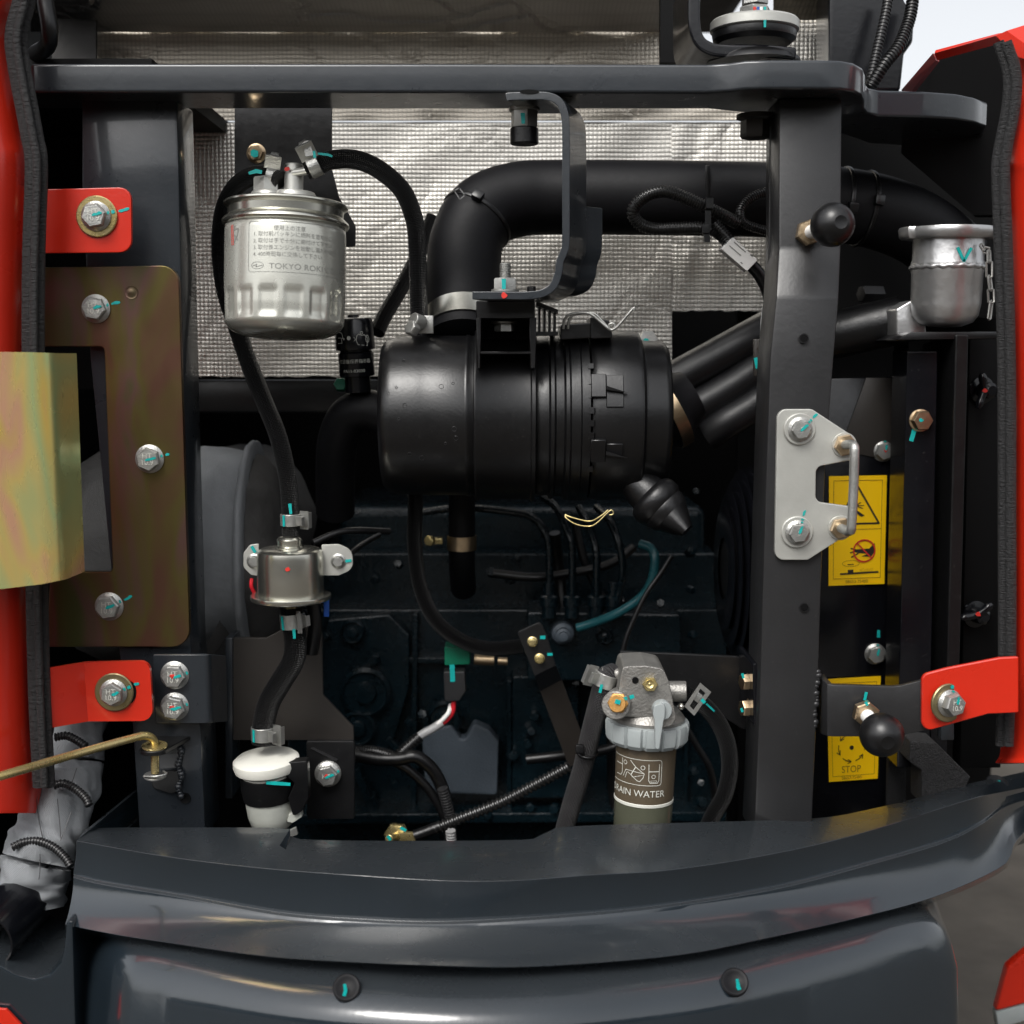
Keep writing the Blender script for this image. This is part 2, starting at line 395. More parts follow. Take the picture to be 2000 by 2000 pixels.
def sweep(bm, pts, rf, seg=16, closed=False, caps=True):
    uvl = bm.loops.layers.uv.verify()
    n = len(pts); T = []
    for i in range(n):
        a = pts[i - 1] if (i > 0 or closed) else pts[i]; c = pts[(i + 1) % n] if (i < n - 1 or closed) else pts[i]
        T.append((c - a).normalized())
    t0 = T[0]; u = t0.orthogonal().normalized(); rings = []; s = 0; prev = pts[0]; S_ = []
    for i in range(n):
        if i: u = (u - T[i] * u.dot(T[i])).normalized()
        v = T[i].cross(u); s += (pts[i] - prev).length; prev = pts[i]; S_.append(s)
        r = rf(s, i) if callable(rf) else rf
        rings.append([bm.verts.new(pts[i] + (u * math.cos(2 * math.pi * k / seg) + v * math.sin(2 * math.pi * k / seg)) * r) for k in range(seg)])
    r0 = rf(0, 0) if callable(rf) else rf
    m = n if closed else n - 1
    for i in range(m):
        A = rings[i]; C = rings[(i + 1) % n]
        for k in range(seg):
            k2 = (k + 1) % seg
            f = bm.faces.new((A[k], A[k2], C[k2], C[k]))
            uu = 2 * math.pi * r0 / seg; s0 = S_[i]; s1 = S_[(i + 1) % n]
            for lp, q in zip(f.loops, ((k * uu, s0), ((k + 1) * uu, s0), ((k + 1) * uu, s1), (k * uu, s1))): lp[uvl].uv = q
    if caps and not closed: bm.faces.new(rings[0][::-1]); bm.faces.new(rings[-1])
    return bm
def hose(bm, pts, r_px, seg=18, n=10, step=None):
    p3 = [P(*p[:3]) for p in pts]; r = r_px * U(*pts[0])
    q = spline(p3, n)
    if step: q, _ = resample(q, step)
    return sweep(bm, q, r, seg)
def corrugated(bm, pts, r_px, pitch_px, depth=0.16, seg=14):
    p3 = [P(*p[:3]) for p in pts]; u = U(*pts[0]); r = r_px * u; pit = pitch_px * u
    q, L = resample(spline(p3, 14), pit / 4)
    pat = (1.0, 1.0, 1 - depth, 1 - depth)
    return sweep(bm, q, lambda s, i: r * pat[i % 4], seg)
def ring_bm(bm, O, axis, Rr, r, seg=32, tseg=10, squash=1.0):
    a, u, v = frame_of(axis)
    pts = [O + (u * math.cos(2 * math.pi * k / seg) + v * math.sin(2 * math.pi * k / seg) * squash) * Rr for k in range(seg)]
    return sweep(bm, pts, r, tseg, closed=True)
def band(bm, O, axis, r, w, t=0.0006, seg=36):   # thin sheet-metal ring
    return lathe(bm, O - Vector(axis).normalized() * w / 2, axis, [(r, 0), (r + t, 0.0002), (r + t, w - 0.0002), (r, w)], seg)
def line2d(bm, pts, w, fn, closed=False):
    n = len(pts); m = n if closed else n - 1
    for i in range(m):
        a = Vector(pts[i][:2]); c = Vector(pts[(i + 1) % n][:2]); d = (c - a)
        if d.length < 1e-9: continue
        d.normalize(); nrm = Vector((-d.y, d.x)) * w / 2; e = d * w * 0.35
        k = max(1, int((c - a).length / (w * 6)))
        for j in range(k):
            s = a + (c - a) * (j / k); t = a + (c - a) * ((j + 1) / k)
            s2 = s - e if j == 0 else s; t2 = t + e if j == k - 1 else t
            bm.faces.new([bm.verts.new(fn(q.x, q.y)) for q in (s2 + nrm, t2 + nrm, t2 - nrm, s2 - nrm)])
    return bm
def fill2d(bm, pts, fn):
    bm.faces.new([bm.verts.new(fn(*p[:2])) for p in pts]); return bm
def circ(cx, cy, r, n=28, a0=0, a1=360, ry=None):
    ry = r if ry is None else ry; full = abs(a1 - a0) >= 360
    k = n if full else n + 1
    return [(cx + r * math.cos(R(a0 + (a1 - a0) * i / n)), cy + ry * math.sin(R(a0 + (a1 - a0) * i / n))) for i in range(k)]
TXT = {}
def text_tris(s, size=1.0, align='CENTER'):
    key = (s, align)
    if key not in TXT:
        cu = bpy.data.curves.new('t', 'FONT'); cu.body = s; cu.size = 1.0; cu.align_x = align; cu.resolution_u = 3
        o = bpy.data.objects.new('t', cu); COL.objects.link(o)
        dg = bpy.context.evaluated_depsgraph_get()
        me = bpy.data.meshes.new_from_object(o.evaluated_get(dg))
        TXT[key] = ([v.co.copy() for v in me.vertices], [tuple(p.vertices) for p in me.polygons])
        bpy.data.objects.remove(o); bpy.data.curves.remove(cu); bpy.data.meshes.remove(me)
    return TXT[key]
def text2d(bm, s, x, y, size, fn, align='CENTER', sx=1.0, down=True):
    vs, fs = text_tris(s, 1.0, align)
    vv = [bm.verts.new(fn(x + v.x * size * sx, y - v.y * size if down else y + v.y * size)) for v in vs]
    for f in fs:
        try: bm.faces.new([vv[i] for i in f])
        except ValueError: pass
    return bm
def ink(name, bm, material, parent):
    return mk(name, bm, material, parent, recalc=False)
def stroke(parent, pts, Y, w, material='teal_ink', name='paint_mark'):
    bm = B(); n = len(pts)
    yf = Y if callable(Y) else (lambda x, y: Y)
    Lf, Rt = [], []
    for i, p in enumerate(pts):
        a = Vector(pts[max(0, i - 1)]); c = Vector(pts[min(n - 1, i + 1)]); d = (c - a).normalized(); nr = Vector((-d.y, d.x))
        ww = w * (0.5 if 0 < i < n - 1 or n == 2 else 0.38) * random.uniform(0.85, 1.15)
        q = Vector(p)
        if i == 0: q = q - d * w * 0.2
        if i == n - 1: q = q + d * w * 0.2
        Lf.append(q + nr * ww); Rt.append(q - nr * ww)
    poly = Lf + Rt[::-1]
    prism(bm, [P(p.x, p.y, yf(p.x, p.y)) for p in poly], Vector((0, 0.0003, 0)))
    return mk(name, bm, material, parent)
def blob(parent, x, y, Y, r, material='red_ink', name='paint_spot'):
    bm = B(); pts = [(x + r * random.uniform(0.6, 1.2) * math.cos(t * math.pi / 5), y + r * random.uniform(0.6, 1.2) * math.sin(t * math.pi / 5)) for t in range(10)]
    plate(bm, pts, Y, 0.0003)
    return mk(name, bm, material, parent)
def bolt(parent, px, py, Y, r_px, n=(0, -1, 0), washer=0, wmat='olive_zinc', material='bolt_silver', mark=None, text=None, spot=False, rot=0.3, hexk=0.76, name='bolt', hgt=0.62):
    """flanged hex bolt seated on the surface at that point; its washer, paint mark and lettering are sub-parts"""
    n = Vector(n).normalized(); u = U(px, py, Y); r = r_px * u; O = P(px, py, Y)
    w = 0
    bm = B()
    if washer: w = 0.0022
    O2 = O + n * w
    lathe(bm, O2, n, [(0, 0), (r * 0.97, 0), (r, r * 0.05), (r, r * 0.12), (r * 0.92, r * 0.17), (r * 0.74, r * 0.30)], 28)
    hexa(bm, O2 + n * r * 0.12, n, r * hexk * 1.1, r * hgt, rot)
    bo = mk(name, bm, material, parent)
    top = r * (0.12 + hgt) * 1.02 + 0.0003
    if washer:
        bm = B(); wr = washer * u
        lathe(bm, O, n, [(0, 0), (wr * 0.97, 0), (wr, 0.0004), (wr, 0.0016), (wr * 0.95, 0.0022), (0, 0.0022)], 36)
        mk('washer', bm, wmat, bo)
    right = Vector((1, 0, 0)); right = (right - n * right.dot(n)).normalized(); up = n.cross(right); up = up if up.z > 0 else -up
    if text:
        bm = B()
        for k, s in enumerate(text):
            fn = lambda a, b_: O2 + n * top + right * a - up * b_
            text2d(bm, s, 0, (-0.10 + 0.58 * k) * r * hexk if len(text) > 1 else 0.14 * r, r * hexk * 0.70, fn)
        ink('lettering', bm, 'white_ink', bo)
    if spot:
        bm = B(); lathe(bm, O2 + n * (top + 0.0001) + up * r * 0.1, n, [(0.16 * r, 0), (0.13 * r, 0.0002), (0, 0.0002)], 9, mod=lambda q, h, t: q * (1 + 0.25 * math.sin(3 * t + px)))
        mk('paint_spot', bm, 'red_ink', bo)
    if mark is not None:
        ang, reach = mark; d = right * math.cos(R(ang)) + up * math.sin(R(ang)); s = n.cross(d)
        bm = B()
        segs = [(random.uniform(-0.15, 0.1), 0.64, top + 0.0001, 0.10), (0.84, 0.98, r * 0.25, 0.10)]
        if reach > 1.1: segs.append(((washer / r_px + 0.12) if washer else 1.12, reach, 0.0001 - w, 0.10))
        if washer: segs.append((1.06, washer / r_px * 0.94, 0.0004, 0.12))
        for a0, a1, h, wd in segs:
            if a1 <= a0: continue
            nseg = 4; Lf = []; Rt = []
            for k in range(nseg + 1):
                t = a0 + (a1 - a0) * k / nseg; ww = wd * (0.55 if k in (0, nseg) else 1) * random.uniform(0.8, 1.2); off = random.uniform(-0.03, 0.03)
                Lf.append(O2 + d * t * r + s * (ww + off) * r + n * h); Rt.append(O2 + d * t * r - s * (ww - off) * r + n * h)
            prism(bm, Lf + Rt[::-1], n * 0.0003)
        mk('paint_mark', bm, 'teal_ink', bo)
    return bo
# ================================================================== the setting
bm = B(); g = 400.0
for a, b_ in ((-g, g), ):
    bm.faces.new([bm.verts.new(Vector(q)) for q in ((-g, -g, -0.95), (g, -g, -0.95), (g, g, -0.95), (-g, g, -0.95))])
mk('ground', bm, 'ground', kind='structure', label='bare brown concrete yard under the machine', cat='ground')
bm = B(); box(bm, Vector((0, -14.0, 1.2)), (60, 0.4, 4.3))  # added out of view behind the camera to darken low frontal reflections
mk('unseen_wall', bm, 'unseen_wall', kind='structure', label='added plain dark wall out of view behind the camera for low reflections', cat='wall')

def post(bm, rows, th, Yf):
    rings = []
    for y, xl, xr in rows:
        a = P(xl, y, Yf(y)); c = P(xr, y, Yf(y))
        rings.append([bm.verts.new(q) for q in (a, c, c + Vector((0, th, 0)), a + Vector((0, th, 0)))])
    for A, C in zip(rings, rings[1:]):
        for k in range(4): bm.faces.new((A[k], A[(k + 1) % 4], C[(k + 1) % 4], C[k]))
    bm.faces.new(rings[0]); bm.faces.new(rings[-1][::-1])
    return bm

# ------------------------------------------------------------------ black compartment shell
sh = root('engine_compartment', 'matte black inner walls and floor of the engine compartment', 'compartment', (0, 0.4, -0.45))
bm = B(); box(bm, Vector((0.02, 0.80, -0.08)), (1.3, 0.02, 0.80)); mk('back_wall', bm, 'shell_black', sh)
bm = B(); box(bm, Vector((-0.10, 0.42, -0.46)), (0.96, 0.80, 0.02)); mk('floor_pan', bm, 'shell_black', sh)
bm = B(); box(bm, Vector((-0.50, 0.43, 0.0)), (0.02, 0.74, 0.92)); mk('side_wall', bm, 'shell_black', sh)
bm = B(); box(bm, Vector((0.60, 0.50, 0.02)), (0.02, 0.60, 0.60)); mk('side_wall', bm, 'shell_black', sh)
bm = B(); plate(bm, [(1505, 215), (1920, 215), (1990, 620), (1505, 620)], 0.36, 0.02); mk('bulkhead', bm, 'shell_black', sh)
bm = B(); plate(bm, [(1440, 600), (2000, 600), (1930, 1560), (1440, 1640)], 0.42, 0.01); mk('bulkhead', bm, 'shell_black', sh)
bm = B(); box(bm, Vector((-0.38, 0.20, 0.33)), (0.22, 0.30, 0.012)); mk('roof_panel', bm, 'shell_black', sh)
bm = B(); plate(bm, [(60, 200), (372, 200), (372, 760), (60, 760)], 0.33, 0.01); mk('bulkhead', bm, 'shell_black', sh)

# ------------------------------------------------------------------ foil insulation
def wrinkle_grid(bm, x0, x1, y0, y1, Yf, nx, ny, amp, seed, edge=0.0):
    rnd = random.Random(seed); V = []
    ph = [(rnd.uniform(2, 9), rnd.uniform(2, 9), rnd.uniform(0, 6.3)) for _ in range(7)]
    for j in range(ny + 1):
        row = []
        for i in range(nx + 1):
            u, v = i / nx, j / ny
            x = x0 + (x1 - x0) * u; y = y0 + (y1 - y0) * v
            if edge and j == ny: y += rnd.uniform(-edge, edge)
            w = sum(math.sin(a * 6.28 * u + b_ * 3 * v + c) for a, b_, c in ph) / 7
            row.append(bm.verts.new(P(x, y, Yf(x, y) + w * amp)))
        V.append(row)
    for j in range(ny):
        for i in range(nx): bm.faces.new((V[j][i], V[j][i + 1], V[j + 1][i + 1], V[j + 1][i]))
    bmesh.ops.recalc_face_normals(bm, faces=bm.faces[:])
    bmesh.ops.solidify(bm, geom=bm.faces[:], thickness=0.004)
    return bm
bm = B(); wrinkle_grid(bm, 355, 1311, 240, 735, lambda x, y: 0.305, 60, 34, 0.0010, 3, 2)
fo = mk('foil_insulation', bm, 'foil', label='bright silver foil insulation panel with woven grid behind the fuel filter and air hose', cat='insulation', sharp=80)
bm = B(); wrinkle_grid(bm, 1312, 1520, 240, 607, lambda x, y: 0.305, 22, 26, 0.0016, 4, 2)
mk('foil_insulation', bm, 'foil', label='crinkled foil insulation panel behind the looped black wiring conduit', cat='insulation', sharp=80)
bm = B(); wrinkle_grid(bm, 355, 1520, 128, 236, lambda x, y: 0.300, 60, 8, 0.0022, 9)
mk('foil_insulation', bm, 'shaded_foil', label='shaded foil insulation strip directly under the grey cross bar', cat='insulation', sharp=80)
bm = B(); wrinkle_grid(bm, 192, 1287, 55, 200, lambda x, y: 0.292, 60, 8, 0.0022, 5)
mk('foil_insulation', bm, 'shaded_foil', label='brownish foil insulation panel above the grey cross bar', cat='insulation', sharp=80)
bm = B(); wrinkle_grid(bm, 1480, 1630, 30, 160, lambda x, y: 0.285, 12, 10, 0.002, 6)
mk('foil_insulation', bm, 'foil', label='narrow foil insulation panel beside the cab mount bolt', cat='insulation', sharp=80)
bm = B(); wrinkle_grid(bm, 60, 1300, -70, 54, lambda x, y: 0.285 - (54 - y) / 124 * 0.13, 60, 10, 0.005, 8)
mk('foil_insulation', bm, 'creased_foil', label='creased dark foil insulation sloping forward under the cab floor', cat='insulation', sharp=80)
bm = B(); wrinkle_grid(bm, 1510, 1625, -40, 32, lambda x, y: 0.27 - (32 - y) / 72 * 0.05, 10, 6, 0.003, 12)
mk('foil_insulation', bm, 'shaded_foil', label='small patch of dark foil insulation above the cab mount', cat='insulation', sharp=80)
bm = B(); box(bm, Vector((-0.12, 0.49, 0.65)), (0.80, 0.62, 0.24), b=0.02)
mk('cab_floor', bm, 'shell_black', label='black underside of the cab above the foil insulation', cat='cab floor')
bm = B(); wrinkle_grid(bm, 105, 190, 40, 118, lambda x, y: 0.24, 8, 6, 0.002, 14)
mk('sound_pad', bm, 'dark_cloth', label='small dull grey padded panel beside the black looped rod', cat='padding', sharp=80)

# ------------------------------------------------------------------ welded steel frame
fr = root('machine_frame', 'welded grey steel frame with a wide cross bar on two posts', 'frame', P(1000, 1640, 0.05))
z1 = P(1000, 124, 0.0).z; z0 = P(1000, 181, 0.0).z
front = [(62, 0.0), (900, 0.0), (1380, 0.002), (1425, -0.003), (1455, -0.010), (1500, -0.012), (1600, -0.012), (1640, -0.010), (1668, -0.002), (1684, 0.012), (1690, 0.035), (1690, 0.062), (1697, 0.082), (1720, 0.092), (1800, 0.096), (1869, 0.106), (1905, 0.120), (1930, 0.140)]
back = [(1915, 0.26), (1700, 0.22), (1560, 0.10), (1380, 0.06), (62, 0.06)]
pl = [Vector((P(x, 150, Y).x, Y, z0)) for x, Y in front + back]
bm = B(); prism(bm, pl, Vector((0, 0, z1 - z0))); bev(bm, 0.0022, 3, 50)
cb = mk('cross_bar', bm, 'frame_paint', fr, label='thick grey flame-cut cross bar')
bm = B(); post(bm, [(190, 159, 345), (360, 159, 350), (700, 175, 357), (1280, 232, 374), (1420, 258, 392), (1640, 272, 402)], 0.05, lambda y: 0.03); bev(bm, 0.0025, 2, 50)
mk('post', bm, 'frame_paint', fr)
YR = lambda y: 0.020 - 0.022 * max(0, min(1, (y - 480) / 130))
bm = B(); post(bm, [(192, 1522, 1645), (485, 1521, 1643), (580, 1516, 1639), (700, 1504, 1629), (900, 1497, 1613), (1160, 1489, 1604), (1350, 1484, 1598), (1640, 1472, 1585)], 0.05, YR); bev(bm, 0.0022, 2, 15)
rp = mk('post', bm, 'matte_paint', fr)
for hx, hy in ((1570, 661), (1571, 1187)):
    bm = B(); lathe(bm, P(hx, hy, YR(hy) - 0.0006), (0, -1, 0), [(0.0036, 0), (0.0036, 0.0006), (0.0027, 0.0006), (0.0026, -0.004)], 20); mk('threaded_hole', bm, 'satin_black', rp)
    bm = B(); lathe(bm, P(hx, hy, YR(hy) - 0.0009), (0, -1, 0), [(0.0026, 0), (0, 0.0001)], 20); mk('hole_shadow', bm, 'shell_black', rp)
# side flange of the right post with its notch
bm = B(); plate(bm, rpoly([(1504, 214), (1522, 214), (1521, 470), (1519, 500), (1508, 520), (1513, 640), (1502, 640), (1500, 540)], 3), 0.052, 0.01, 0.001); mk('post_flange', bm, 'matte_paint', rp)

# ------------------------------------------------------------------ red side panels with rubber seals
def red_panel(rows, sgn, w, label, th=0.002):
    bm = B(); prof = [(-22, 0.035), (-10, 0.012), (0, 0.0), (12, -0.008), (30, -0.016), (60, -0.026), (100, -0.034), (w, -0.038)]
    V = []
    for x, y, Y in rows:
        V.append([bm.verts.new(P(x + sgn * a, y, Y + d)) for a, d in prof])
    for A, C in zip(V, V[1:]):
        for k in range(len(prof) - 1): bm.faces.new((A[k], A[k + 1], C[k + 1], C[k]))
    bmesh.ops.recalc_face_normals(bm, faces=bm.faces[:]); bmesh.ops.solidify(bm, geom=bm.faces[:], thickness=th)
    return bm
def smooth_rows(rows, n=6):
    q = spline([Vector(r) for r in rows], n); return [(v.x, v.y, v.z) for v in q]
sp_ = root('side_panel', 'red painted side panel with black rubber edge seal next to the golden zinc plates', 'panel', P(0, 1590, 0))
rowsL = smooth_rows([(20, -60, -0.02), (24, 0, -0.02), (10, 54, -0.02), (11, 101, -0.02), (40, 261, -0.02), (49, 326, -0.02), (44, 500, -0.02), (42, 700, -0.02), (47, 950, -0.02), (51, 1146, -0.02), (56, 1350, -0.02), (64, 1560, -0.02), (65, 1588, -0.02)])
mk('panel_sheet', red_panel(rowsL, -1, 200, ''), 'red_paint', sp_, sharp=60)
sealL = [(47, -60), (47, 0), (33, 60), (35, 115), (62, 262), (71, 326), (66, 500), (65, 700), (69, 950), (72, 1146), (77, 1350), (86, 1536)]
bm = B()
hose(bm, [(x - 9, y, -0.03) for x, y in sealL], 13.5, 16); hose(bm, [(x + 11, y, -0.028) for x, y in sealL], 11.5, 16); hose(bm, [(x + 1, y, -0.035) for x, y in sealL], 8, 12)
mk('rubber_seal', bm, 'seal_rubber', sp_)

sp2 = root('side_panel', 'red painted side panel with black rubber edge seal next to the radiator and coolant neck', 'panel', P(1990, 1490, 0))
rowsR = smooth_rows([(1976, 72, 0.02), (1990, 156, 0.01), (1986, 217, 0.0), (1971, 308, 0.0), (1973, 348, 0.0), (1975, 453, 0.0), (1983, 700, 0.0), (1984, 1000, 0.0), (1983, 1300, 0.0), (1977, 1456, 0.0), (1966, 1490, 0.0)])
mk('panel_sheet', red_panel(rowsR, 1, 180, ''), 'red_paint', sp2, sharp=60)
sealR = [(1958, 82), (1976, 140), (1976, 200), (1957, 304), (1955, 348), (1959, 462), (1966, 700), (1967, 1000), (1967, 1300), (1962, 1456)]
bm = B()
hose(bm, [(x + 7, y, -0.012) for x, y in sealR], 11, 16); hose(bm, [(x - 8, y, -0.008) for x, y in sealR], 10.5, 16)
mk('rubber_seal', bm, 'seal_rubber', sp2)
# upper lip of the red panel: folded edge against the sky
bm = B(); a = PL([(1825, 104, 0.06), (1945, 70, 0.02), (1966, 60, 0.012), (2080, 24, 0.0)]); c = PL([(1830, 118, 0.065), (1950, 86, 0.026), (1985, 110, 0.0), (2080, 140, -0.04)])
va = [bm.verts.new(p) for p in a]; vc = [bm.verts.new(p) for p in c]
for k in range(3): bm.faces.new((va[k], va[k + 1], vc[k + 1], vc[k]))
bmesh.ops.recalc_face_normals(bm, faces=bm.faces[:]); bmesh.ops.solidify(bm, geom=bm.faces[:], thickness=0.003)
mk('panel_lip', bm, 'red_paint', sp2, sharp=30)
bm = B(); prism(bm, PL([(1760, 176, 0.16), (1822, 104, 0.062), (1828, 118, 0.066), (1772, 190, 0.165)]), Vector((0.004, 0.004, 0.0))); mk('panel_edge', bm, 'red_paint', sp2)
bm = B(); prism(bm, PL([(1766, 186, 0.17), (1828, 116, 0.18), (1952, 84, 0.19), (1975, 110, 0.19), (1985, 250, 0.19), (1970, 420, 0.19), (1900, 420, 0.2), (1760, 300, 0.2)]), Vector((0.01, 0.02, 0))); mk('panel_lining', bm, 'shell_black', sp2)
# ================================================================== counterweight
def cy(pts, x):
    if x <= pts[0][0]: 
        a, b_ = pts[0], pts[1]
    elif x >= pts[-1][0]:
        a, b_ = pts[-2], pts[-1]
    else:
        for a, b_ in zip(pts, pts[1:]):
            if a[0] <= x <= b_[0]: break
    return a[1] + (b_[1] - a[1]) * (x - a[0]) / (b_[0] - a[0])
def curve_pts(pts, n):
    q, _ = resample(spline([Vector((x, y, Y * 3000)) for x, y, Y in pts], 8), 1.0)
    out = []; m = len(q) - 1
    for k in range(n + 1): v = q[int(round(m * k / n))]; out.append((v.x, v.y, v.z / 3000))
    return out
def depth3(x, l, c, r):                     # plan curve through left, centre, right depths
    u = (x - 140) / (1912 - 140); return l * (1 - u) * (1 - 2 * u) + 4 * c * u * (1 - u) + r * u * (2 * u - 1)
A_ = [(178, 1617), (300, 1616), (560, 1618), (578, 1638), (800, 1642), (1010, 1640), (1055, 1634), (1100, 1615), (1350, 1606), (1590, 1598), (1700, 1580), (1800, 1556), (1894, 1530)]
B_ = [(149, 1642), (326, 1673), (507, 1695), (700, 1710), (868, 1720), (1000, 1720), (1150, 1709), (1300, 1700), (1481, 1673), (1662, 1633), (1843, 1577), (1912, 1556)]
C_ = [(143, 1708), (199, 1722), (362, 1749), (543, 1782), (700, 1795), (867, 1800), (1085, 1788), (1300, 1767), (1517, 1731), (1698, 1684), (1843, 1641), (1915, 1606)]
D_ = [(127, 1806), (217, 1824), (326, 1841), (520, 1868), (700, 1880), (850, 1886), (1012, 1889), (1200, 1878), (1350, 1862), (1481, 1836), (1662, 1796), (1825, 1752), (1959, 1691)]
def row(c, l, m, r, extra, dy=0, dY=0.0): return curve_pts([(x, y + dy, depth3(x, l, m, r) + dY) for x, y in c] + [(x, y + dy, Y + dY) for x, y, Y in extra], 90)
rA = row(A_, 0.0, -0.045, 0.07, [(1960, 1516, 0.13), (2040, 1498, 0.20)])
rB = row(B_, -0.05, -0.130, 0.03, [(1960, 1546, 0.08), (2040, 1530, 0.16)])
rC = row(C_, -0.05, -0.130, 0.03, [(1965, 1570, 0.08), (2045, 1545, 0.16)])
rC2 = row(C_, -0.05, -0.130, 0.03, [(1965, 1570, 0.08), (2045, 1545, 0.16)], dy=5, dY=-0.006)
rD = row(D_, -0.08, -0.178, 0.01, [(1984, 1644, 0.05), (2050, 1580, 0.13)])
rE = row(D_, -0.08, -0.178, 0.01, [(1984, 1644, 0.05), (2050, 1580, 0.13)], dy=10, dY=0.034)
cw = root('counterweight', 'glossy dark grey curved cast counterweight across the bottom of the engine bay', 'counterweight', P(1000, 2080, -0.1))
bm = B()
def lp(a, b_, t): return tuple(a[k] + (b_[k] - a[k]) * t for k in range(3))
rows = []
w3 = [P(*q) for q in rA]; rows.append([v + Vector((0, 0.004, -0.07)) for v in w3]); rows.append(w3)
pA, pB, pC, pC2, pD, pE = ([P(*q) for q in r_] for r_ in (rA, rB, rC, rC2, rD, rE))
rows.append([a.lerp(b_, 0.5) + Vector((0, 0, 0.002)) for a, b_ in zip(pA, pB)])
rows += [pB, [a.lerp(b_, 0.5) + Vector((0, 0.002, 0)) for a, b_ in zip(pB, pC)], pC, pC2]
for t, s in ((0.16, 0.03), (0.36, 0.13), (0.58, 0.33), (0.80, 0.62)): rows.append([Vector((a.x + (b_.x - a.x) * t, a.y + (b_.y - a.y) * s, a.z + (b_.z - a.z) * t)) for a, b_ in zip(pC2, pD)])
rows += [pD, pE, [v + Vector((0, 0.10, -0.008)) for v in pE]]
V = [[bm.verts.new(v) for v in r_] for r_ in rows]
crease = bm.edges.layers.float.verify() if False else None
for A, C in zip(V, V[1:]):
    for k in range(90): bm.faces.new((A[k], A[k + 1], C[k + 1], C[k]))
# end wall on the exhaust side
E_ = [bm.verts.new(r_[0] + Vector((0.012, 0.14, -0.004))) for r_ in rows]
for k in range(len(rows) - 1): bm.faces.new((V[k][0], V[k + 1][0], E_[k + 1], E_[k]))
bev(bm, 0.0020, 3, 26)
mk('body', bm, 'body_paint', cw, sharp=34)
# raised lower panel
Etop = [(168, 1862), (185, 1850), (215, 1843), (260, 1848), (362, 1860), (543, 1888), (700, 1899), (904, 1909), (1100, 1902), (1350, 1882), (1517, 1852), (1698, 1815), (1807, 1796), (1843, 1806)]
Fcr = [(146, 1950), (190, 1940), (240, 1937), (290, 1942), (362, 1950), (543, 1975), (700, 1988), (904, 1996), (1100, 1992), (1350, 1966), (1517, 1938), (1698, 1905), (1820, 1888), (1872, 1893)]
cham = lambda x: 0.05 * max(0, min(1, (240 - x) / 75)) ** 1.3
t_ = [P(*q) for q in curve_pts([(x, y, depth3(x, -0.075, -0.170, 0.0) + cham(x)) for x, y in Etop], 70)]
f_ = [P(*q) for q in curve_pts([(x, y, depth3(x, -0.10, -0.203, -0.02) + cham(x)) for x, y in Fcr], 70)]
bm = B()
rows = [[v + Vector((0, 0.05, 0.0)) for v in t_], t_, [a.lerp(c, 0.5) + Vector((0, -0.003, 0.003)) for a, c in zip(t_, f_)], f_, [v + Vector((0, -0.018, -0.10)) for v in f_], [v + Vector((0, -0.018, -0.3)) for v in f_]]
V = [[bm.verts.new(v) for v in r_] for r_ in rows]
for A, C in zip(V, V[1:]):
    for k in range(70): bm.faces.new((A[k], A[k + 1], C[k + 1], C[k]))
for end, dx in ((0, -0.012), (70, 0.012)):
    E_ = [bm.verts.new(r_[end] + Vector((dx, 0.07, 0))) for r_ in rows]
    for k in range(len(rows) - 1): bm.faces.new((V[k][end], V[k + 1][end], E_[k + 1], E_[k]))
bev(bm, 0.006, 4, 24)
mk('raised_panel', bm, 'body_paint', cw, sharp=60)
def plug(px, py, Y, n, rpx, mk_pts):
    bm = B(); r = rpx * U(px, py, Y)
    lathe(bm, P(px, py, Y), n, [(r, -r * 0.3), (r, r * 0.05), (r * 0.9, r * 0.13), (r * 0.72, r * 0.10), (r * 0.62, r * 0.02), (0, -r * 0.02)], 36)
    p = mk('rubber_plug', bm, 'matte_rubber', cw)
    stroke(p, mk_pts, lambda x, y: Y - 0.0035, 8)
plug(677, 1929, -0.1835, (0, -0.75, 0.66), 27, [(673, 1924), (675, 1935), (671, 1948)])
plug(1435, 1918, -0.150, (0, -0.75, 0.66), 27, [(1440, 1914), (1442, 1928), (1449, 1941)])
plug(1947, 1530, 0.105, (0, -0.45, 0.9), 22, [(1951, 1526), (1952, 1533), (1954, 1539)])
# skirt around the exhaust outlet, decals
bm = B(); plate(bm, [(-80, 1870), (0, 1886), (30, 1903), (65, 1912), (98, 1903), (118, 1880), (125, 1848), (128, 1800), (142, 1800), (152, 2150), (-80, 2150)], -0.085, 0.09, 0.003); mk('exhaust_skirt', bm, 'body_paint', cw)
bm = B(); plate(bm, rpoly([(-60, 1966), (12, 1972), (58, 2020), (-60, 2020)], 4), -0.0895, 0.003, 0.0008); mk('red_decal', bm, 'red_paint', cw)
t = root('lower_frame', 'red lower frame corner with a grey stripe beyond the counterweight above the ground', 'frame', P(1990, 2000, 0.25))
bm = B(); plate(bm, rpoly([(1968, 1890, 20), (2010, 1855), (2120, 1790), (2120, 1930), (1945, 1976)], 0), 0.25, 0.012, 0.003); mk('red_beam', bm, 'red_paint', t)
bm = B(); plate(bm, [(1945, 1977), (2120, 1931), (2120, 1960), (1950, 2010)], 0.252, 0.012, 0.002); mk('grey_stripe', bm, 'grey_plastic', t)
# ================================================================== brackets and plates on the left post
t = root('mounting_bracket', 'flat red bracket with one washered bolt above the bronze zinc plate', 'bracket', P(175, 493, 0), 'red panel brackets')
bm = B(); plate(bm, rpoly([(70, 370), (256, 365, 24), (257, 493, 24), (70, 495)], 0), -0.004, 0.004, 0.0009); mk('plate', bm, 'red_paint', t)
bolt(t, 190, 423, -0.004, 29, washer=40, mark=(14, 2.25), text=('HT', '10.9'), rot=0.2, wmat='gold_zinc')

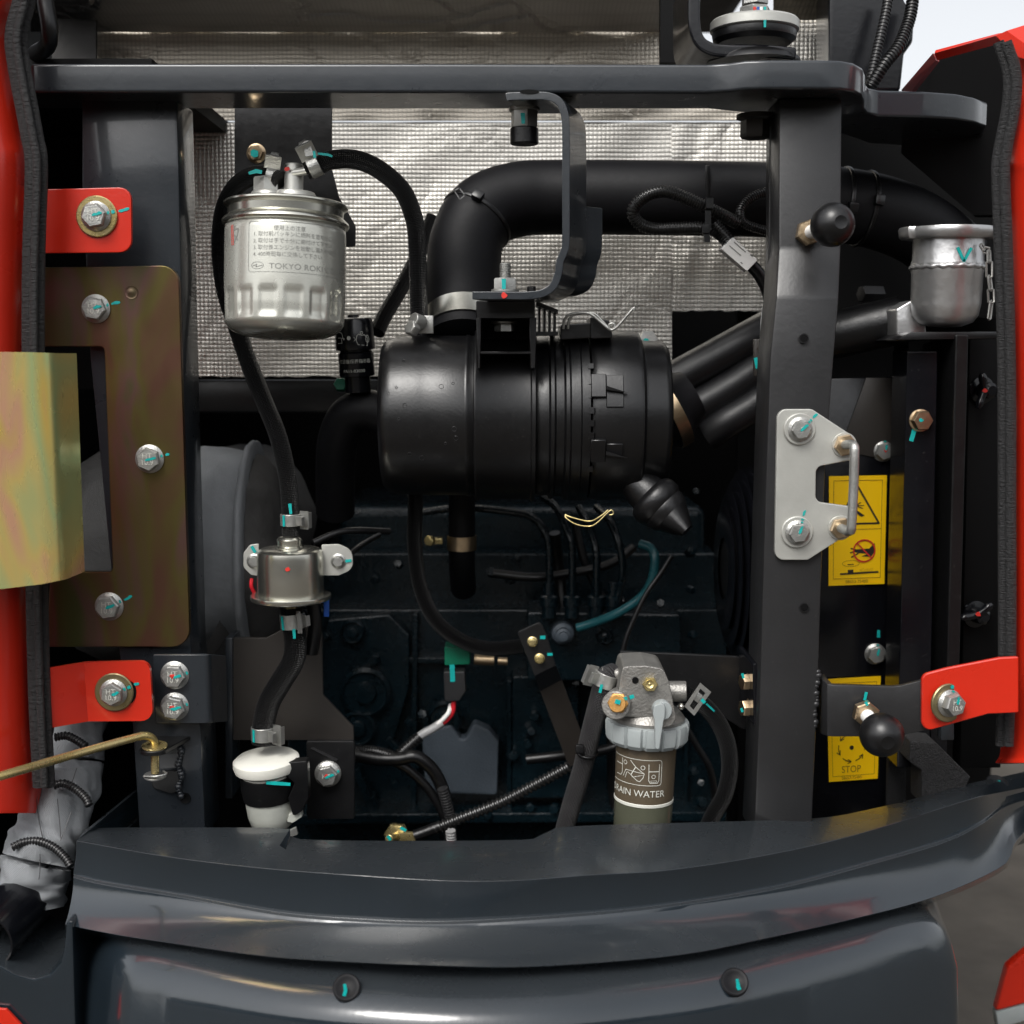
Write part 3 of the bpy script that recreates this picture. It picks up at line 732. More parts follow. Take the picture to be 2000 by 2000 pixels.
t = root('mounting_bracket', 'folded red bracket with one washered bolt above the bronze stay rod', 'bracket', P(200, 1415, 0), 'red panel brackets')
Yb = lambda x, y: -0.006 - max(0, 166 - x) * 0.0003
bm = B(); pts = rpoly([(96, 1305), (164, 1294), (292, 1291, 20), (299, 1408, 22), (172, 1409), (103, 1421)], 0)
vs_l = [p for p in pts if p[0] <= 173]; 
prism(bm, PL([(164, 1294, -0.006)] + [(x, y, -0.006) for x, y in pts if x > 173] + [(172, 1409, -0.006)]), Vector((0, 0.004, 0)))
prism(bm, PL([(96, 1305, Yb(96, 0)), (164, 1294, -0.006), (172, 1409, -0.006), (103, 1421, Yb(103, 0))]), Vector((0, 0.004, 0)))
bmesh.ops.remove_doubles(bm, verts=bm.verts[:], dist=0.0002)
mk('plate', bm, 'red_paint', t, sharp=20)
bm = B(); plate(bm, circ(253, 1352, 13, 16, ry=22), -0.0066, 0.0004); mk('slot', bm, 'shell_black', t)
bolt(t, 224, 1351, -0.0066, 27, washer=38, mark=(20, 1.9), text=('HT', '10.9'), rot=0.45)

t = root('zinc_plate', 'bronze iridescent zinc plate with a tall slot and three silver bolts', 'plate', P(220, 1264, 0))
bm = B(); plate(bm, rpoly([(80, 522), (348, 518, 34), (371, 1264, 34), (90, 1264), (98, 1117), (220, 1117, 9), (203, 677, 9), (80, 677)], 0), 0.0205, 0.0095 - 0.003, 0.0009); mk('sheet', bm, 'zinc_plate', t)
for x, y, mk_ in ((188, 603, (16, 1.75)), (293, 896, (14, 1.4)), (214, 1184, (24, 1.75))):
    bolt(t, x, y, 0.0205, 28, mark=mk_, text=('HT', '10.9'), rot=random.uniform(0, 1))
bm = B(); lathe(bm, P(257, 571, 0.0205), (0, -1, 0), [(0.005, -0.0002), (0.0048, 0.0007), (0.0035, 0.0004), (0.0018, 0.001), (0, 0.001)], 20); mk('dimple', bm, 'zinc_plate', t)

t = root('latch_cover', 'pale gold iridescent folded zinc cover in front of the red side panel', 'cover', P(80, 1140, -0.07))
bm = B()
top = [(-140, 685, -0.10), (60, 688, -0.075), (88, 689, -0.071), (97, 689.5, -0.067), (104, 690, -0.060), (125, 690, -0.045), (143, 690, -0.032)]
bot = [(-140, 1166, -0.10), (80, 1140, -0.075), (108, 1134, -0.071), (117, 1132.5, -0.067), (123, 1131, -0.060), (143, 1123, -0.045), (159, 1116, -0.032)]
V = [[bm.verts.new(P(*p)) for p in r_] for r_ in (top, bot)]
for k in range(len(top) - 1): bm.faces.new((V[0][k], V[0][k + 1], V[1][k + 1], V[1][k]))
bmesh.ops.recalc_face_normals(bm, faces=bm.faces[:]); bmesh.ops.solidify(bm, geom=bm.faces[:], thickness=0.0025)
mk('folded_sheet', bm, 'zinc_bright', t, sharp=70)

t = root('clamp_plate', 'dark grey folded plate with two red-dotted bolts stacked vertically', 'plate', P(350, 1414, 0.02))
bm = B(); path = PL([(302, 1345, 0.016), (360, 1345, 0.014), (400, 1345, 0.014), (408, 1345, 0.017), (413, 1345, 0.024), (440, 1345, 0.06)])
q = [p + Vector((0, 0, 69 * U(350, 1345, 0.016))) for p in path]
bar(bm, q, 0.003, Vector((0, 0, -138 * U(350, 1345, 0.016)))); bev(bm, 0.0008, 1, 50); mk('folded_sheet', bm, 'frame_paint', t, sharp=50)
for y in (1318, 1379): bolt(t, 342, y, 0.0135, 28, mark=(12, 2.0), text=('HT', '10.9'), spot=True, rot=random.uniform(0, 1))

# ------------------------------------------------------------------ gold stay rod with its lug
t = root('stay_rod', 'gold zinc stay rod hooked into a small black lug', 'rod', P(250, 1500, 0))
bm = B(); pts = PL([(-120, 1550, -0.12), (0, 1516, -0.10), (140, 1475, -0.05), (262, 1441, -0.012), (283, 1437, -0.006), (297, 1442, -0.002), (302, 1456, 0.0), (303, 1510, 0.0)])
sweep(bm, resample(spline(pts, 12), 0.002)[0], 0.0031, 18); mk('rod', bm, 'gold_zinc', t)
O = P(302, 1458, 0.0); az = Vector((0.05, -0.1, 1)).normalized()
bm = B(); cyl(bm, O, az, 0.0095, 0.0012, 30); mk('washer', bm, 'gold_zinc', t)
bm = B(); cyl(bm, O - az * 0.0245, az, 0.0085, 0.0012, 30); mk('washer', bm, 'bolt_silver', t)
bm = B(); sweep(bm, spline([O + Vector(q) for q in ((-0.008, -0.004, -0.022), (0.002, -0.007, -0.021), (0.009, -0.003, -0.0205), (0.005, 0.003, -0.020))], 8), 0.0008, 8); mk('cotter_pin', bm, 'bolt_silver', t)
lg = root('lug', 'small black rounded lug carrying the gold stay rod', 'lug', P(320, 1490, 0.01))
bm = B()
q = [O - az * 0.0045 + Vector((0.011 * math.cos(R(a)), 0.011 * math.sin(R(a)), 0)) for a in range(180, 361, 20)]
q += [O - az * 0.0045 + Vector((0.020, 0.03, 0)), O - az * 0.0045 + Vector((-0.006, 0.03, 0))]
prism(bm, q, Vector((0, 0, 0.0035))); bev(bm, 0.0006, 1, 40); mk('tab', bm, 'satin_black', lg)
bm = B(); plate(bm, rpoly([(290, 1510), (350, 1505), (352, 1545), (335, 1552), (298, 1540)], 8), 0.026, 0.004, 0.001); mk('gusset', bm, 'satin_black', lg)
bm = B()
for k in range(16):
    yy = 1462 + k * 6.2; cpt = P(351 + 3 * math.sin(k * 0.9), yy, 0.0275)
    bmesh.ops.create_icosphere(bm, subdivisions=1, radius=0.0028 + 0.0006 * math.sin(k * 1.7), matrix=Matrix.Translation(cpt))
mk('weld_bead', bm, 'frame_paint', lg, sharp=80)
bm = B(); lathe(bm, P(362, 1559, 0.0292), (0, -1, 0), [(0.0044, 0), (0.0042, 0.0007), (0.003, 0.0004), (0, 0.0002)], 20); mk('bolt_hole', bm, 'shell_black', lg)

# black looped rod at the upper corner
bm = B(); sweep(bm, spline(PL([(84, -60, 0.02), (88, 0, 0.02), (97, 60, 0.02), (92, 90, 0.03), (70, 105, 0.05)]), 10), 0.0062, 14)
mk('looped_rod', bm, 'satin_black', label='thick black curved rod above the cross bar end next to the red panel', cat='rod')

# ------------------------------------------------------------------ lagged exhaust pipe with spring ties
t = root('exhaust_lagging', 'silver grey quilted heat sleeve with coil spring ties over the tailpipe', 'heat sleeve', P(80, 1800, -0.02))
ctr = [(175, 1330, 0.07, 52), (160, 1400, 0.06, 50), (150, 1470, 0.05, 52), (143, 1520, 0.04, 56), (128, 1560, 0.025, 60), (108, 1600, 0.01, 68), (90, 1640, 0.0, 72), (76, 1680, -0.008, 68), (66, 1720, -0.012, 66), (68, 1755, -0.015, 62), (70, 1780, -0.018, 52)]
c3 = spline([P(*c[:3]) for c in ctr], 8); rr = spline([Vector((c[3] * U(*c[:3]), 0, 0)) for c in ctr], 8)
nA = 72; bm = B(); rings = []
for i, (p, r_) in enumerate(zip(c3, rr)):
    a = c3[max(0, i - 1)]; c = c3[min(len(c3) - 1, i + 1)]; tt, u, v = frame_of(c - a)
    ring = []
    for k in range(nA):
        th = 2 * math.pi * k / nA
        w = 1.03 - 0.07 * abs(math.sin(2.5 * th + i * 0.21)) ** 3 + 0.03 * math.sin(3 * th - i * 0.45) - 0.05 * abs(math.sin(i * 0.42 + 1.5 * th)) ** 4 + 0.015 * math.sin(13 * th + i)
        for ti in (30, 46, 12): w -= 0.10 * math.exp(-((i - ti) / 1.8) ** 2)
        ring.append(bm.verts.new(p + (u * math.cos(th) + v * math.sin(th)) * r_.x * w))
    rings.append(ring)
for A, C in zip(rings, rings[1:]):
    for k in range(nA): bm.faces.new((A[k], A[(k + 1) % nA], C[(k + 1) % nA], C[k]))
mk('sleeve', bm, 'grey_cloth', t, sharp=80)
for pts in ([(24, 1655), (45, 1645), (75, 1643), (105, 1655), (128, 1676), (138, 1692)], [(106, 1534), (125, 1530), (150, 1543), (168, 1560), (174, 1574)], [(108, 1440), (130, 1437), (150, 1446), (168, 1458)]):
    bm = B(); q = [(x, y, -0.040 + 0.0004 * (1700 - y) * 0.55) for x, y in pts]; corrugated(bm, q, 8.5, 6.0, 0.22, 12)
    mk('spring_tie', bm, 'matte_paint', t)
for pts in ([(72, 1553), (74, 1590), (84, 1640)], [(112, 1560), (116, 1600), (119, 1640)], [(78, 1668), (78, 1700), (76, 1718)], [(150, 1500), (140, 1530)], [(118, 1642), (140, 1585)]):
    bm = B(); sweep(bm, spline([P(x, y, -0.0385 + 0.0002 * (1700 - y)) for x, y in pts], 6), 0.00035, 6); mk('seam_stitch', bm, 'matte_paint', t)
t = root('tailpipe', 'black open tailpipe end poking out of the grey heat sleeve', 'exhaust pipe', P(0, 1880, -0.04))
bm = B(); ax = (P(-30, 1838, -0.075) - P(62, 1745, -0.01)); L = ax.length; ax.normalize(); r = 58 * U(0, 1825, -0.06)
lathe(bm, P(62, 1745, -0.01), ax, [(r * 0.9, 0), (r, 0.01), (r, L - 0.001), (r * 0.985, L), (r * 0.92, L), (r * 0.92, 0.02), (0, 0.019)], 40); mk('pipe', bm, 'gloss_black', t)

# ================================================================== fuel filter (silver can)
t = root('fuel_filter', 'silver spin-on fuel filter can printed TOKYO ROKI', 'fuel filter', P(558, 657, 0.055))
YF = 0.055; u = U(558, 420, YF)
ax = Vector((0.022, 0.075, 1)).normalized()
rim = P(559, 400, YF)                        # centre of the top rim
def fh(px): return -px * u
R0 = 117 * u
def fmod(r, h, th):
    d = -h / u
    if 168 < d < 232 and r > 90 * u:
        k = max(0, min(1, (d - 170) / 9)) * max(0, min(1, (231 - d) / 16)); k = k * k * (3 - 2 * k); p = (th * 15 / (2 * math.pi)) % 1
        fl = max(0, min(1, (0.42 - abs(p - 0.5)) / 0.20)); fl = fl * fl * (3 - 2 * fl); return r - 3.2 * u * k * fl
    return r
prof = [(0, fh(44)), (112 * u, fh(44)), (116 * u, fh(47))]
prof += [(117 * u, fh(d)) for d in (60, 90, 120, 150, 165)] + [(117 * u - max(0, d - 200) * 0.05 * u, fh(d)) for d in range(172, 233, 4)]
prof += [(112 * u, fh(236)), (108 * u, fh(242)), (98 * u, fh(250)), (80 * u, fh(256)), (50 * u, fh(260)), (0, fh(261))]
bm = B(); lathe(bm, rim, ax, prof, 300, fmod); can = mk('can', bm, 'can_silver', t, sharp=50)
bm = B(); lathe(bm, rim, ax, [(0, 0), (117 * u, 0), (120 * u, fh(2)), (120 * u, fh(5)), (118 * u, fh(7)), (112 * u, fh(12)), (111 * u, fh(25)), (118 * u, fh(31)), (122 * u, fh(35)), (123 * u, fh(39)), (121 * u, fh(43)), (114 * u, fh(46)), (0, fh(46))], 96); mk('seam_rim', bm, 'silver', t)
fax, fu, fv = frame_of(ax)
th0 = math.atan2((-Vector((0, 1, 0))).dot(fv), (-Vector((0, 1, 0))).dot(fu))
sgn = 1 if (fu * math.cos(th0 + 0.3) + fv * math.sin(th0 + 0.3)).x > 0 else -1
def canmap(a, d, off=0.35):                  # a: pixels around the can from its middle, d: pixels below the rim
    th = th0 + sgn * a / 117.0; return rim + ax * fh(d) + (fu * math.cos(th) + fv * math.sin(th)) * (117 + off) * u
bm = B()
def canframe(bm, a0, a1, d0, d1, w):
    n = 24
    for d in (d0, d1): line2d(bm, [(a0 + 6 + (a1 - a0 - 12) * k / n, d) for k in range(n + 1)], w, canmap)
    for a in (a0, a1): line2d(bm, [(a, d0 + 6), (a, d1 - 6)], w, canmap)
    for cx, cy_, s in ((a0 + 6, d0 + 6, 180), (a1 - 6, d0 + 6, 270), (a1 - 6, d1 - 6, 0), (a0 + 6, d1 - 6, 90)):
        line2d(bm, circ(cx, cy_, 6, 5, s, s + 90), w, canmap)
canframe(bm, -52, 170, 52, 146, 0.9)
text2d(bm, '使用上の注意', 28, 68, 10, canmap)
for k, s in enumerate(('1. 取付前パッキンに燃料を塗布のこと', '2. 取付は手で十分に締付けて下さい', '3. 取付後エンジンを始動し漏れを点検', '4. 400時間毎に交換して下さい')):
    text2d(bm, s, -42, 79 + k * 12.5, 10, canmap, 'LEFT')
line2d(bm, circ(-33, 134, 12, 20, ry=6.5), 1.0, canmap, True); line2d(bm, [(-42, 135), (-34, 132), (-36, 137), (-24, 134)], 1.4, canmap)
text2d(bm, 'TOKYO ROKI CO., LTD.', -10, 140, 15, canmap, 'LEFT', 1.15)
text2d(bm, 'フィルタ', -73, 92, 44, canmap, 'RIGHT', 0.75)
ink('printing', bm, 'grey_ink', can)
bm = B()
for a in (-102, -97): line2d(bm, [(a, 55), (a + 3, 92)], 2.2, canmap)
ink('red_printing', bm, 'red_ink', can)
# cast head
hd = B(); hb = rim + ax * 0.0
def hp(dx, dz, dy=0.0): return rim + Vector((dx * u, dy, 0)) + ax * (dz * u)
lathe(hd, hp(-33, 0), ax, [(0, 0), (36 * u, 0), (36 * u, 20 * u), (33 * u, 24 * u), (0, 24 * u)], 40)
lathe(hd, hp(16, 0), ax, [(0, 0), (43 * u, 0), (42 * u, 18 * u), (39 * u, 23 * u), (0, 23 * u)], 40)
head = mk('cast_head', hd, 'zinc_silver', t)
bm = B(); hexa(bm, hp(-38, 22), ax, 27 * u, 30 * u, 0.5); mk('hex_plug', bm, 'zinc_silver', head)
bm = B(); cyl(bm, hp(14, 20), ax, 18.5 * u, 58 * u, 32, 2 * u); ot = mk('outlet_tube', bm, 'zinc_silver', head)
p = hp(12, 58); blob(ot, 561, 330, YF - 19.5 * u, 6)
bm = B(); sweep(bm, spline(PL([(572, 338, 0.052), (600, 333, 0.05), (625, 323, 0.05)]), 6), 8 * u, 14); mk('outlet_nipple', bm, 'zinc_silver', head)
# support plate
t2 = root('filter_bracket', 'black bent steel plate holding the silver fuel filter', 'bracket', P(600, 500, 0.11))
bm = B(); plate(bm, rpoly([(458, 200), (648, 200), (648, 330, 12), (662, 385, 20), (694, 440, 10), (694, 482, 6), (676, 482, 4), (640, 420), (458, 420)], 0), 0.112, 0.004, 0.0006); mk('plate', bm, 'satin_black', t2)
bolt(t2, 501, 300, 0.112, 19, material='copper_zinc', mark=None, rot=0.1); blob(t2, 497, 300, 0.103, 8, 'teal_ink')

# ------------------------------------------------------------------ clamps: a sprung steel band with raised tabs
def spring_clamp(parent, O, axis, r, w, tabdir, tab=0.006, mark=False):
    bm = B(); axis = Vector(axis).normalized(); td = Vector(tabdir).normalized(); td = (td - axis * td.dot(axis)).normalized()
    band(bm, O, axis, r, w, 0.0008)
    s = axis.cross(td)
    for k in (-1, 1):
        c = O + td * (r + tab * 0.45) + s * k * 0.0028
        rot = Matrix((s, axis, td)).transposed()
        box(bm, c, (0.0010, w * (1.5 if k > 0 else 0.8), tab), rot, 0.0003)
        box(bm, c + td * tab * 0.5 + s * k * 0.0016, (0.004, w * (1.3 if k > 0 else 0.7), 0.0010), rot, 0.0003)
    o = mk('spring_clamp', bm, 'bolt_silver', parent)
    if mark:
        bm = B(); th = td
        m = s if abs(s.y) > abs(td.y) else td
        m = m if m.y < 0 else -m
        box(bm, O + m * (r + 0.0011), (0.002, 0.0006, w * 0.9), Matrix((axis.cross(m), m, axis)).transposed()); mk('paint_mark', bm, 'teal_ink', o)
    return o

t = root('fuel_hose', 'black braided fuel hose arching from the filter outlet down behind the air hose', 'hose', P(818, 610, 0.10), 'fuel hoses')
bm = B(); hose(bm, [(598, 333, 0.050), (625, 321, 0.05), (650, 312, 0.05), (695, 312, 0.052), (740, 331, 0.06), (785, 371, 0.072), (808, 425, 0.082), (815, 480, 0.09), (818, 600, 0.10), (820, 680, 0.12)], 18.5, 20, 12); mk('tube', bm, 'braid', t)
spring_clamp(t, P(614, 325, 0.05), P(640, 314, 0.05) - P(600, 333, 0.05), 19.5 * u, 0.009, (-0.3, -0.5, 1), 0.012, False)
bm = B(); prism(bm, [P(x, y, 0.040) for x, y in rpoly([(590, 279), (602, 273), (607, 282), (612, 303), (597, 306)], 3)], Vector((0.001, 0.004, 0))); mk('clamp_ear', bm, 'bolt_silver', t)
stroke(t, [(622, 300), (640, 302), (648, 305)], 0.0405, 6); stroke(t, [(613, 296), (615, 307)], 0.035, 6)
t = root('fuel_hose', 'black braided fuel hose looping round the filter down to the small fuel pump', 'hose', P(568, 1040, 0.05), 'fuel hoses')
bm = B(); hose(bm, [(548, 352, 0.052), (520, 340, 0.058), (490, 345, 0.068), (458, 368, 0.082), (436, 415, 0.096), (430, 489, 0.108), (440, 570, 0.11), (466, 650, 0.10), (484, 704, 0.09), (514, 780, 0.075), (543, 852, 0.062), (561, 930, 0.052), (567, 994, 0.05), (568, 1046, 0.05)], 18, 20, 10); mk('tube', bm, 'braid', t)
spring_clamp(t, P(568, 1015, 0.05), (0, 0, 1), 18.5 * U(568, 1015, .05), 0.0095, (0.9, -0.5, 0), 0.008, True)
spring_clamp(t, P(530, 345, 0.055), (1, 0.1, -0.2), 18.5 * u, 0.008, (0, -0.4, 1), 0.010, False)
stroke(t, [(487, 338), (500, 334), (510, 336)], 0.042, 8); stroke(t, [(566, 985), (568, 1003)], 0.0425, 6)

# ================================================================== fuel pump
t = root('fuel_pump', 'small silver cylindrical fuel pump with two bolted ears', 'fuel pump', P(568, 1180, 0.05))
YP = 0.05; u = U(568, 1100, YP); az = Vector((0.0, 0.0, 1)); O = P(568, 1163, YP)
bm = B(); lathe(bm, O, az, [(0, 0), (64 * u, 0), (64.5 * u, 3 * u), (64 * u, 78 * u), (62 * u, 88 * u), (56 * u, 93 * u), (28 * u, 95 * u), (0, 95 * u)], 64); pb = mk('body', bm, 'silver', t)
blob(pb, 562, 1112, YP - 66 * u, 5)
bm = B(); lathe(bm, O, az, [(0, -10 * u), (70 * u, -10 * u), (77 * u, -7 * u), (79 * u, -2 * u), (78 * u, 2 * u), (66 * u, 4 * u), (0, 4 * u)], 64); mk('flange', bm, 'silver', t)
bm = B(); lathe(bm, O + az * 94 * u, az, [(0, 0), (27 * u, 0), (27 * u, 3 * u), (24 * u, 5 * u), (25 * u, 17 * u), (21 * u, 22 * u), (15 * u, 24 * u), (0, 24 * u)], 40); mk('inlet_neck', bm, 'silver', t)
bm = B(); lathe(bm, O - az * 40 * u, az, [(0, 0), (14 * u, 0), (14 * u, 22 * u), (22 * u, 23 * u), (22 * u, 31 * u), (0, 31 * u)], 32); mk('outlet_neck', bm, 'gold_zinc', t)
for pts, bx in ((rpoly([(628, 1064), (662, 1063, 20), (688, 1075, 24), (690, 1112, 26), (662, 1124, 10), (630, 1124)], 0), 661), (rpoly([(505, 1062), (488, 1064, 10), (475, 1080, 14), (475, 1108, 14), (490, 1123, 8), (505, 1125)], 0), 497)):
    bm = B(); plate(bm, pts, 0.055, 0.0025, 0.0006); e = mk('ear', bm, 'zinc_silver', t)
    bolt(e, bx, 1096, 0.055, 15, rot=0.2, name='ear_bolt', hexk=0.66)
    stroke(e, [(bx + 14, 1096), (bx + 24, 1095)] if bx > 600 else [(492, 1068), (498, 1078)], 0.054, 6)
bm = B(); sweep(bm, spline(PL([(492, 1130, 0.06), (491, 1145, 0.058), (498, 1160, 0.06)]), 6), 0.0016, 8); mk('red_lead', bm, 'wire_red', t)
bm = B(); boxpx(bm, 632, 1168, 642, 1205, 0.06, 0.004, 0.0005); mk('blue_tag', bm, 'blue_ink', t)
t2 = root('pump_bracket', 'taupe flat steel bracket plate behind the pump outlet hose', 'bracket', P(570, 1450, 0.1))
bm = B(); plate(bm, rpoly([(455, 1246), (520, 1246), (560, 1225, 10), (628, 1205), (631, 1358, 6), (690, 1420, 4), (691, 1446), (455, 1446)], 0), 0.10, 0.004, 0.0007); mk('plate', bm, 'taupe_paint', t2)
bm = B(); plate(bm, [(440, 1246), (454, 1246), (454, 1560), (440, 1560)], 0.098, 0.03, 0.0007); mk('edge_flange', bm, 'frame_paint', t2)

t = root('fuel_hose', 'short thick black hose from the pump outlet to the white strainer', 'hose', P(513, 1450, 0.05), 'fuel hoses')
bm = B(); hose(bm, [(569, 1186, 0.05), (571, 1215, 0.05), (577, 1250, 0.05), (573, 1290, 0.05), (550, 1330, 0.05), (527, 1370, 0.05), (516, 1410, 0.05), (513, 1452, 0.05)], 22, 20, 12); mk('tube', bm, 'braid', t)
spring_clamp(t, P(572, 1212, 0.05), (0.08, 0, -1), 23 * u, 0.012, (0.75, -0.65, 0), 0.004, True)
spring_clamp(t, P(514, 1432, 0.05), (0, 0, 1), 22 * u, 0.011, (0.8, -0.6, 0), 0.009, True)
stroke(t, [(574, 1230), (575, 1246)], 0.0395, 6)
bm = B(); hose(bm, [(612, 1178, 0.062), (616, 1220, 0.064), (608, 1275, 0.068)], 14, 14); mk('tube', bm, 'rubber', t)

# ================================================================== plastic strainer
t = root('fuel_strainer', 'white plastic inline fuel strainer with round lid in a black clip', 'fuel strainer', P(525, 1617, 0.05))
O = P(519, 1476, 0.05); u = U(519, 1476, 0.05); az = Vector((-0.06, -0.06, 1)).normalized()
bm = B(); lathe(bm, O, az, [(0, 0), (24 * u, 0), (58 * u, -2 * u), (64 * u, -7 * u), (65 * u, -16 * u), (62 * u, -26 * u), (50 * u, -34 * u), (48 * u, -44 * u), (0, -44 * u)], 64); mk('lid', bm, 'white_plastic', t)
bm = B(); lathe(bm, O, az, [(44 * u, -36 * u), (53 * u, -38 * u), (54 * u, -64 * u), (51 * u, -86 * u), (44 * u, -88 * u)], 56); rb = mk('clip_band', bm, 'satin_black', t)
bm = B(); lathe(bm, O, az, [(48 * u, -80 * u), (48 * u, -96 * u), (46 * u, -120 * u), (41 * u, -140 * u), (30 * u, -150 * u), (0, -154 * u)], 56); mk('bowl', bm, 'milky_plastic', t)
stroke(rb, [(521, 1529), (540, 1530), (566, 1532)], 0.0275, 6.5)
bm = B(); plate(bm, rpoly([(552, 1490), (600, 1486), (603, 1560), (590, 1585), (572, 1596), (562, 1560), (575, 1530), (552, 1512)], 5), 0.036, 0.012, 0.0012); mk('clip_arm', bm, 'plastic', t)
bm = B(); plate(bm, rpoly([(564, 1590), (588, 1582), (590, 1596), (572, 1608), (560, 1606)], 3), 0.04, 0.008, 0.001); mk('outlet_spout', bm, 'milky_plastic', t)
bm = B(); plate(bm, rpoly([(556, 1626), (578, 1616), (582, 1630), (562, 1638)], 2), 0.03, 0.003, 0.0004); mk('clamp_tab', bm, 'bolt_silver', t)
t2 = root('strainer_bracket', 'black steel plate carrying the strainer clip with one silver bolt', 'bracket', P(640, 1560, 0.08))
bm = B(); plate(bm, rpoly([(598, 1448), (692, 1448), (692, 1600), (600, 1600)], 4), 0.075, 0.006, 0.0008); mk('plate', bm, 'satin_black', t2)
bm = B(); plate(bm, [(606, 1462), (612, 1461), (660, 1484), (656, 1487)], 0.073, 0.0015); mk('folded_edge', bm, 'matte_paint', t2)
bolt(t2, 641, 1510, 0.075, 25, mark=(20, 1.15), text=('HT',), spot=True, rot=0.2, washer=26, wmat='bolt_silver')
# ================================================================== air cleaner
YA = 0.105; ua = U(1020, 812, YA)
t = root('air_cleaner', 'large black plastic air cleaner canister lying on its side with ribbed end cover', 'air cleaner', P(1020, 975, YA))
O = P(1000, 812, YA); X1 = Vector((1, 0, 0))
def ax_(x): return (x - 1000) * ua
bm = B()
lathe(bm, O, X1, [(0, ax_(752)), (60 * ua, ax_(748)), (110 * ua, ax_(748)), (138 * ua, ax_(751)), (148 * ua, ax_(760)), (153 * ua, ax_(776)), (155 * ua, ax_(830)), (155 * ua, ax_(910)), (157 * ua, ax_(912)), (157 * ua, ax_(918)), (155 * ua, ax_(920)), (155 * ua, ax_(935)), (0, ax_(935))], 96)
mk('canister', bm, 'plastic', t, sharp=45)
bm = B()
lathe(bm, O, X1, [(150 * ua, ax_(929)), (164 * ua, ax_(929)), (166.5 * ua, ax_(931)), (166.5 * ua, ax_(935)), (163.5 * ua, ax_(938)), (163.5 * ua, ax_(1034)), (167.5 * ua, ax_(1037)), (167.5 * ua, ax_(1043)), (150 * ua, ax_(1045))], 96)
mk('clamp_band', bm, 'satin_black', t, sharp=45)
bm = B()
lathe(bm, O, X1, [(150 * ua, ax_(1040)), (155 * ua, ax_(1048)), (156 * ua, ax_(1068)), (162 * ua, ax_(1072)), (162 * ua, ax_(1078)), (157 * ua, ax_(1082)), (157 * ua, ax_(1096)), (164 * ua, ax_(1100)), (165 * ua, ax_(1138)), (165 * ua, ax_(1144)), (0, ax_(1146))], 96)
mk('housing_collar', bm, 'plastic', t, sharp=35)
bm = B()
lathe(bm, O, X1, [(0, ax_(1148)), (160 * ua, ax_(1148)), (162 * ua, ax_(1152)), (164 * ua, ax_(1160)), (164 * ua, ax_(1236)), (161 * ua, ax_(1243)), (153 * ua, ax_(1247)), (147 * ua, ax_(1249)), (145.5 * ua, ax_(1253)), (145 * ua, ax_(1286)), (142 * ua, ax_(1294)), (134 * ua, ax_(1299)), (60 * ua, ax_(1300)), (0, ax_(1300))], 96)
cov = mk('end_cover', bm, 'plastic', t, sharp=40)
def on_air(x, deg, r):                       # point on the canister: deg 0 faces the camera, 90 is the top
    return O + Vector((ax_(x), -math.cos(R(deg)) * r * ua, math.sin(R(deg)) * r * ua))
def air_patch(bm, x0, x1, d0, d1, r0, r1, n=6):
    a = [on_air(x0, d0 + (d1 - d0) * k / n, r1) for k in range(n + 1)]; b_ = [on_air(x1, d0 + (d1 - d0) * k / n, r1) for k in range(n + 1)]
    a2 = [on_air(x0, d0 + (d1 - d0) * k / n, r0) for k in range(n + 1)]; b2 = [on_air(x1, d0 + (d1 - d0) * k / n, r0) for k in range(n + 1)]
    V = [[bm.verts.new(p) for p in q] for q in (a, b_, b2, a2)]
    for k in range(n):
        for i in range(4):
            j = (i + 1) % 4; bm.faces.new((V[i][k], V[i][k + 1], V[j][k + 1], V[j][k]))
    bm.faces.new([V[i][0] for i in range(4)]); bm.faces.new([V[i][n] for i in range(4)][::-1])
    return bm
for dg in (14, 23, -12, -24, -36, 4, -4, 34):                       # teeth along the joint
    bm = B(); air_patch(bm, 1140, 1150, dg, dg + 4, 160, 167, 2); mk('joint_tooth', bm, 'plastic', cov)
for d0 in (14, -27):
    bm = B(); air_patch(bm, 1144, 1172, d0, d0 + 15, 160, 174, 4); bev(bm, 0.0006, 1, 40); lt = mk('latch_block', bm, 'plastic', cov)
    bm = B(); air_patch(bm, 1172, 1204, d0 - 6 if d0 > 0 else d0 + 2, d0 + 15 if d0 > 0 else d0 + 12, 160, 169, 4); bev(bm, 0.0005, 1, 40); mk('latch_tongue', bm, 'plastic', lt)
    bm = B(); q = on_air(1172, d0 + 5, 170); prism(bm, [q, q + X1 * 40 * ua + Vector((0, 0, -6 * ua)), q + Vector((0, 0, 7 * ua))], Vector((0, -0.004, 0))); mk('latch_rib', bm, 'plastic', lt)
for xx in (1106, 1126): 
    bm = B(); lathe(bm, O, X1, [(164 * ua, ax_(xx)), (166.5 * ua, ax_(xx + 1.5)), (164 * ua, ax_(xx + 4))], 96); mk('collar_rib', bm, 'plastic', t)
rs = random.Random(5)
for k in range(16):
    dg = rs.uniform(-30, 55); xx = rs.uniform(770, 905); rr_ = rs.uniform(2.0, 5.0)
    pts = [on_air(xx + rr_ * math.cos(a), dg + math.degrees(rr_ * math.sin(a) / 155), 155.25) for a in [2 * math.pi * j / 14 for j in range(14)]]
    bm = B(); sweep(bm, pts, 0.00016, 5, closed=True); mk('water_mark', bm, 'matte_paint', t)
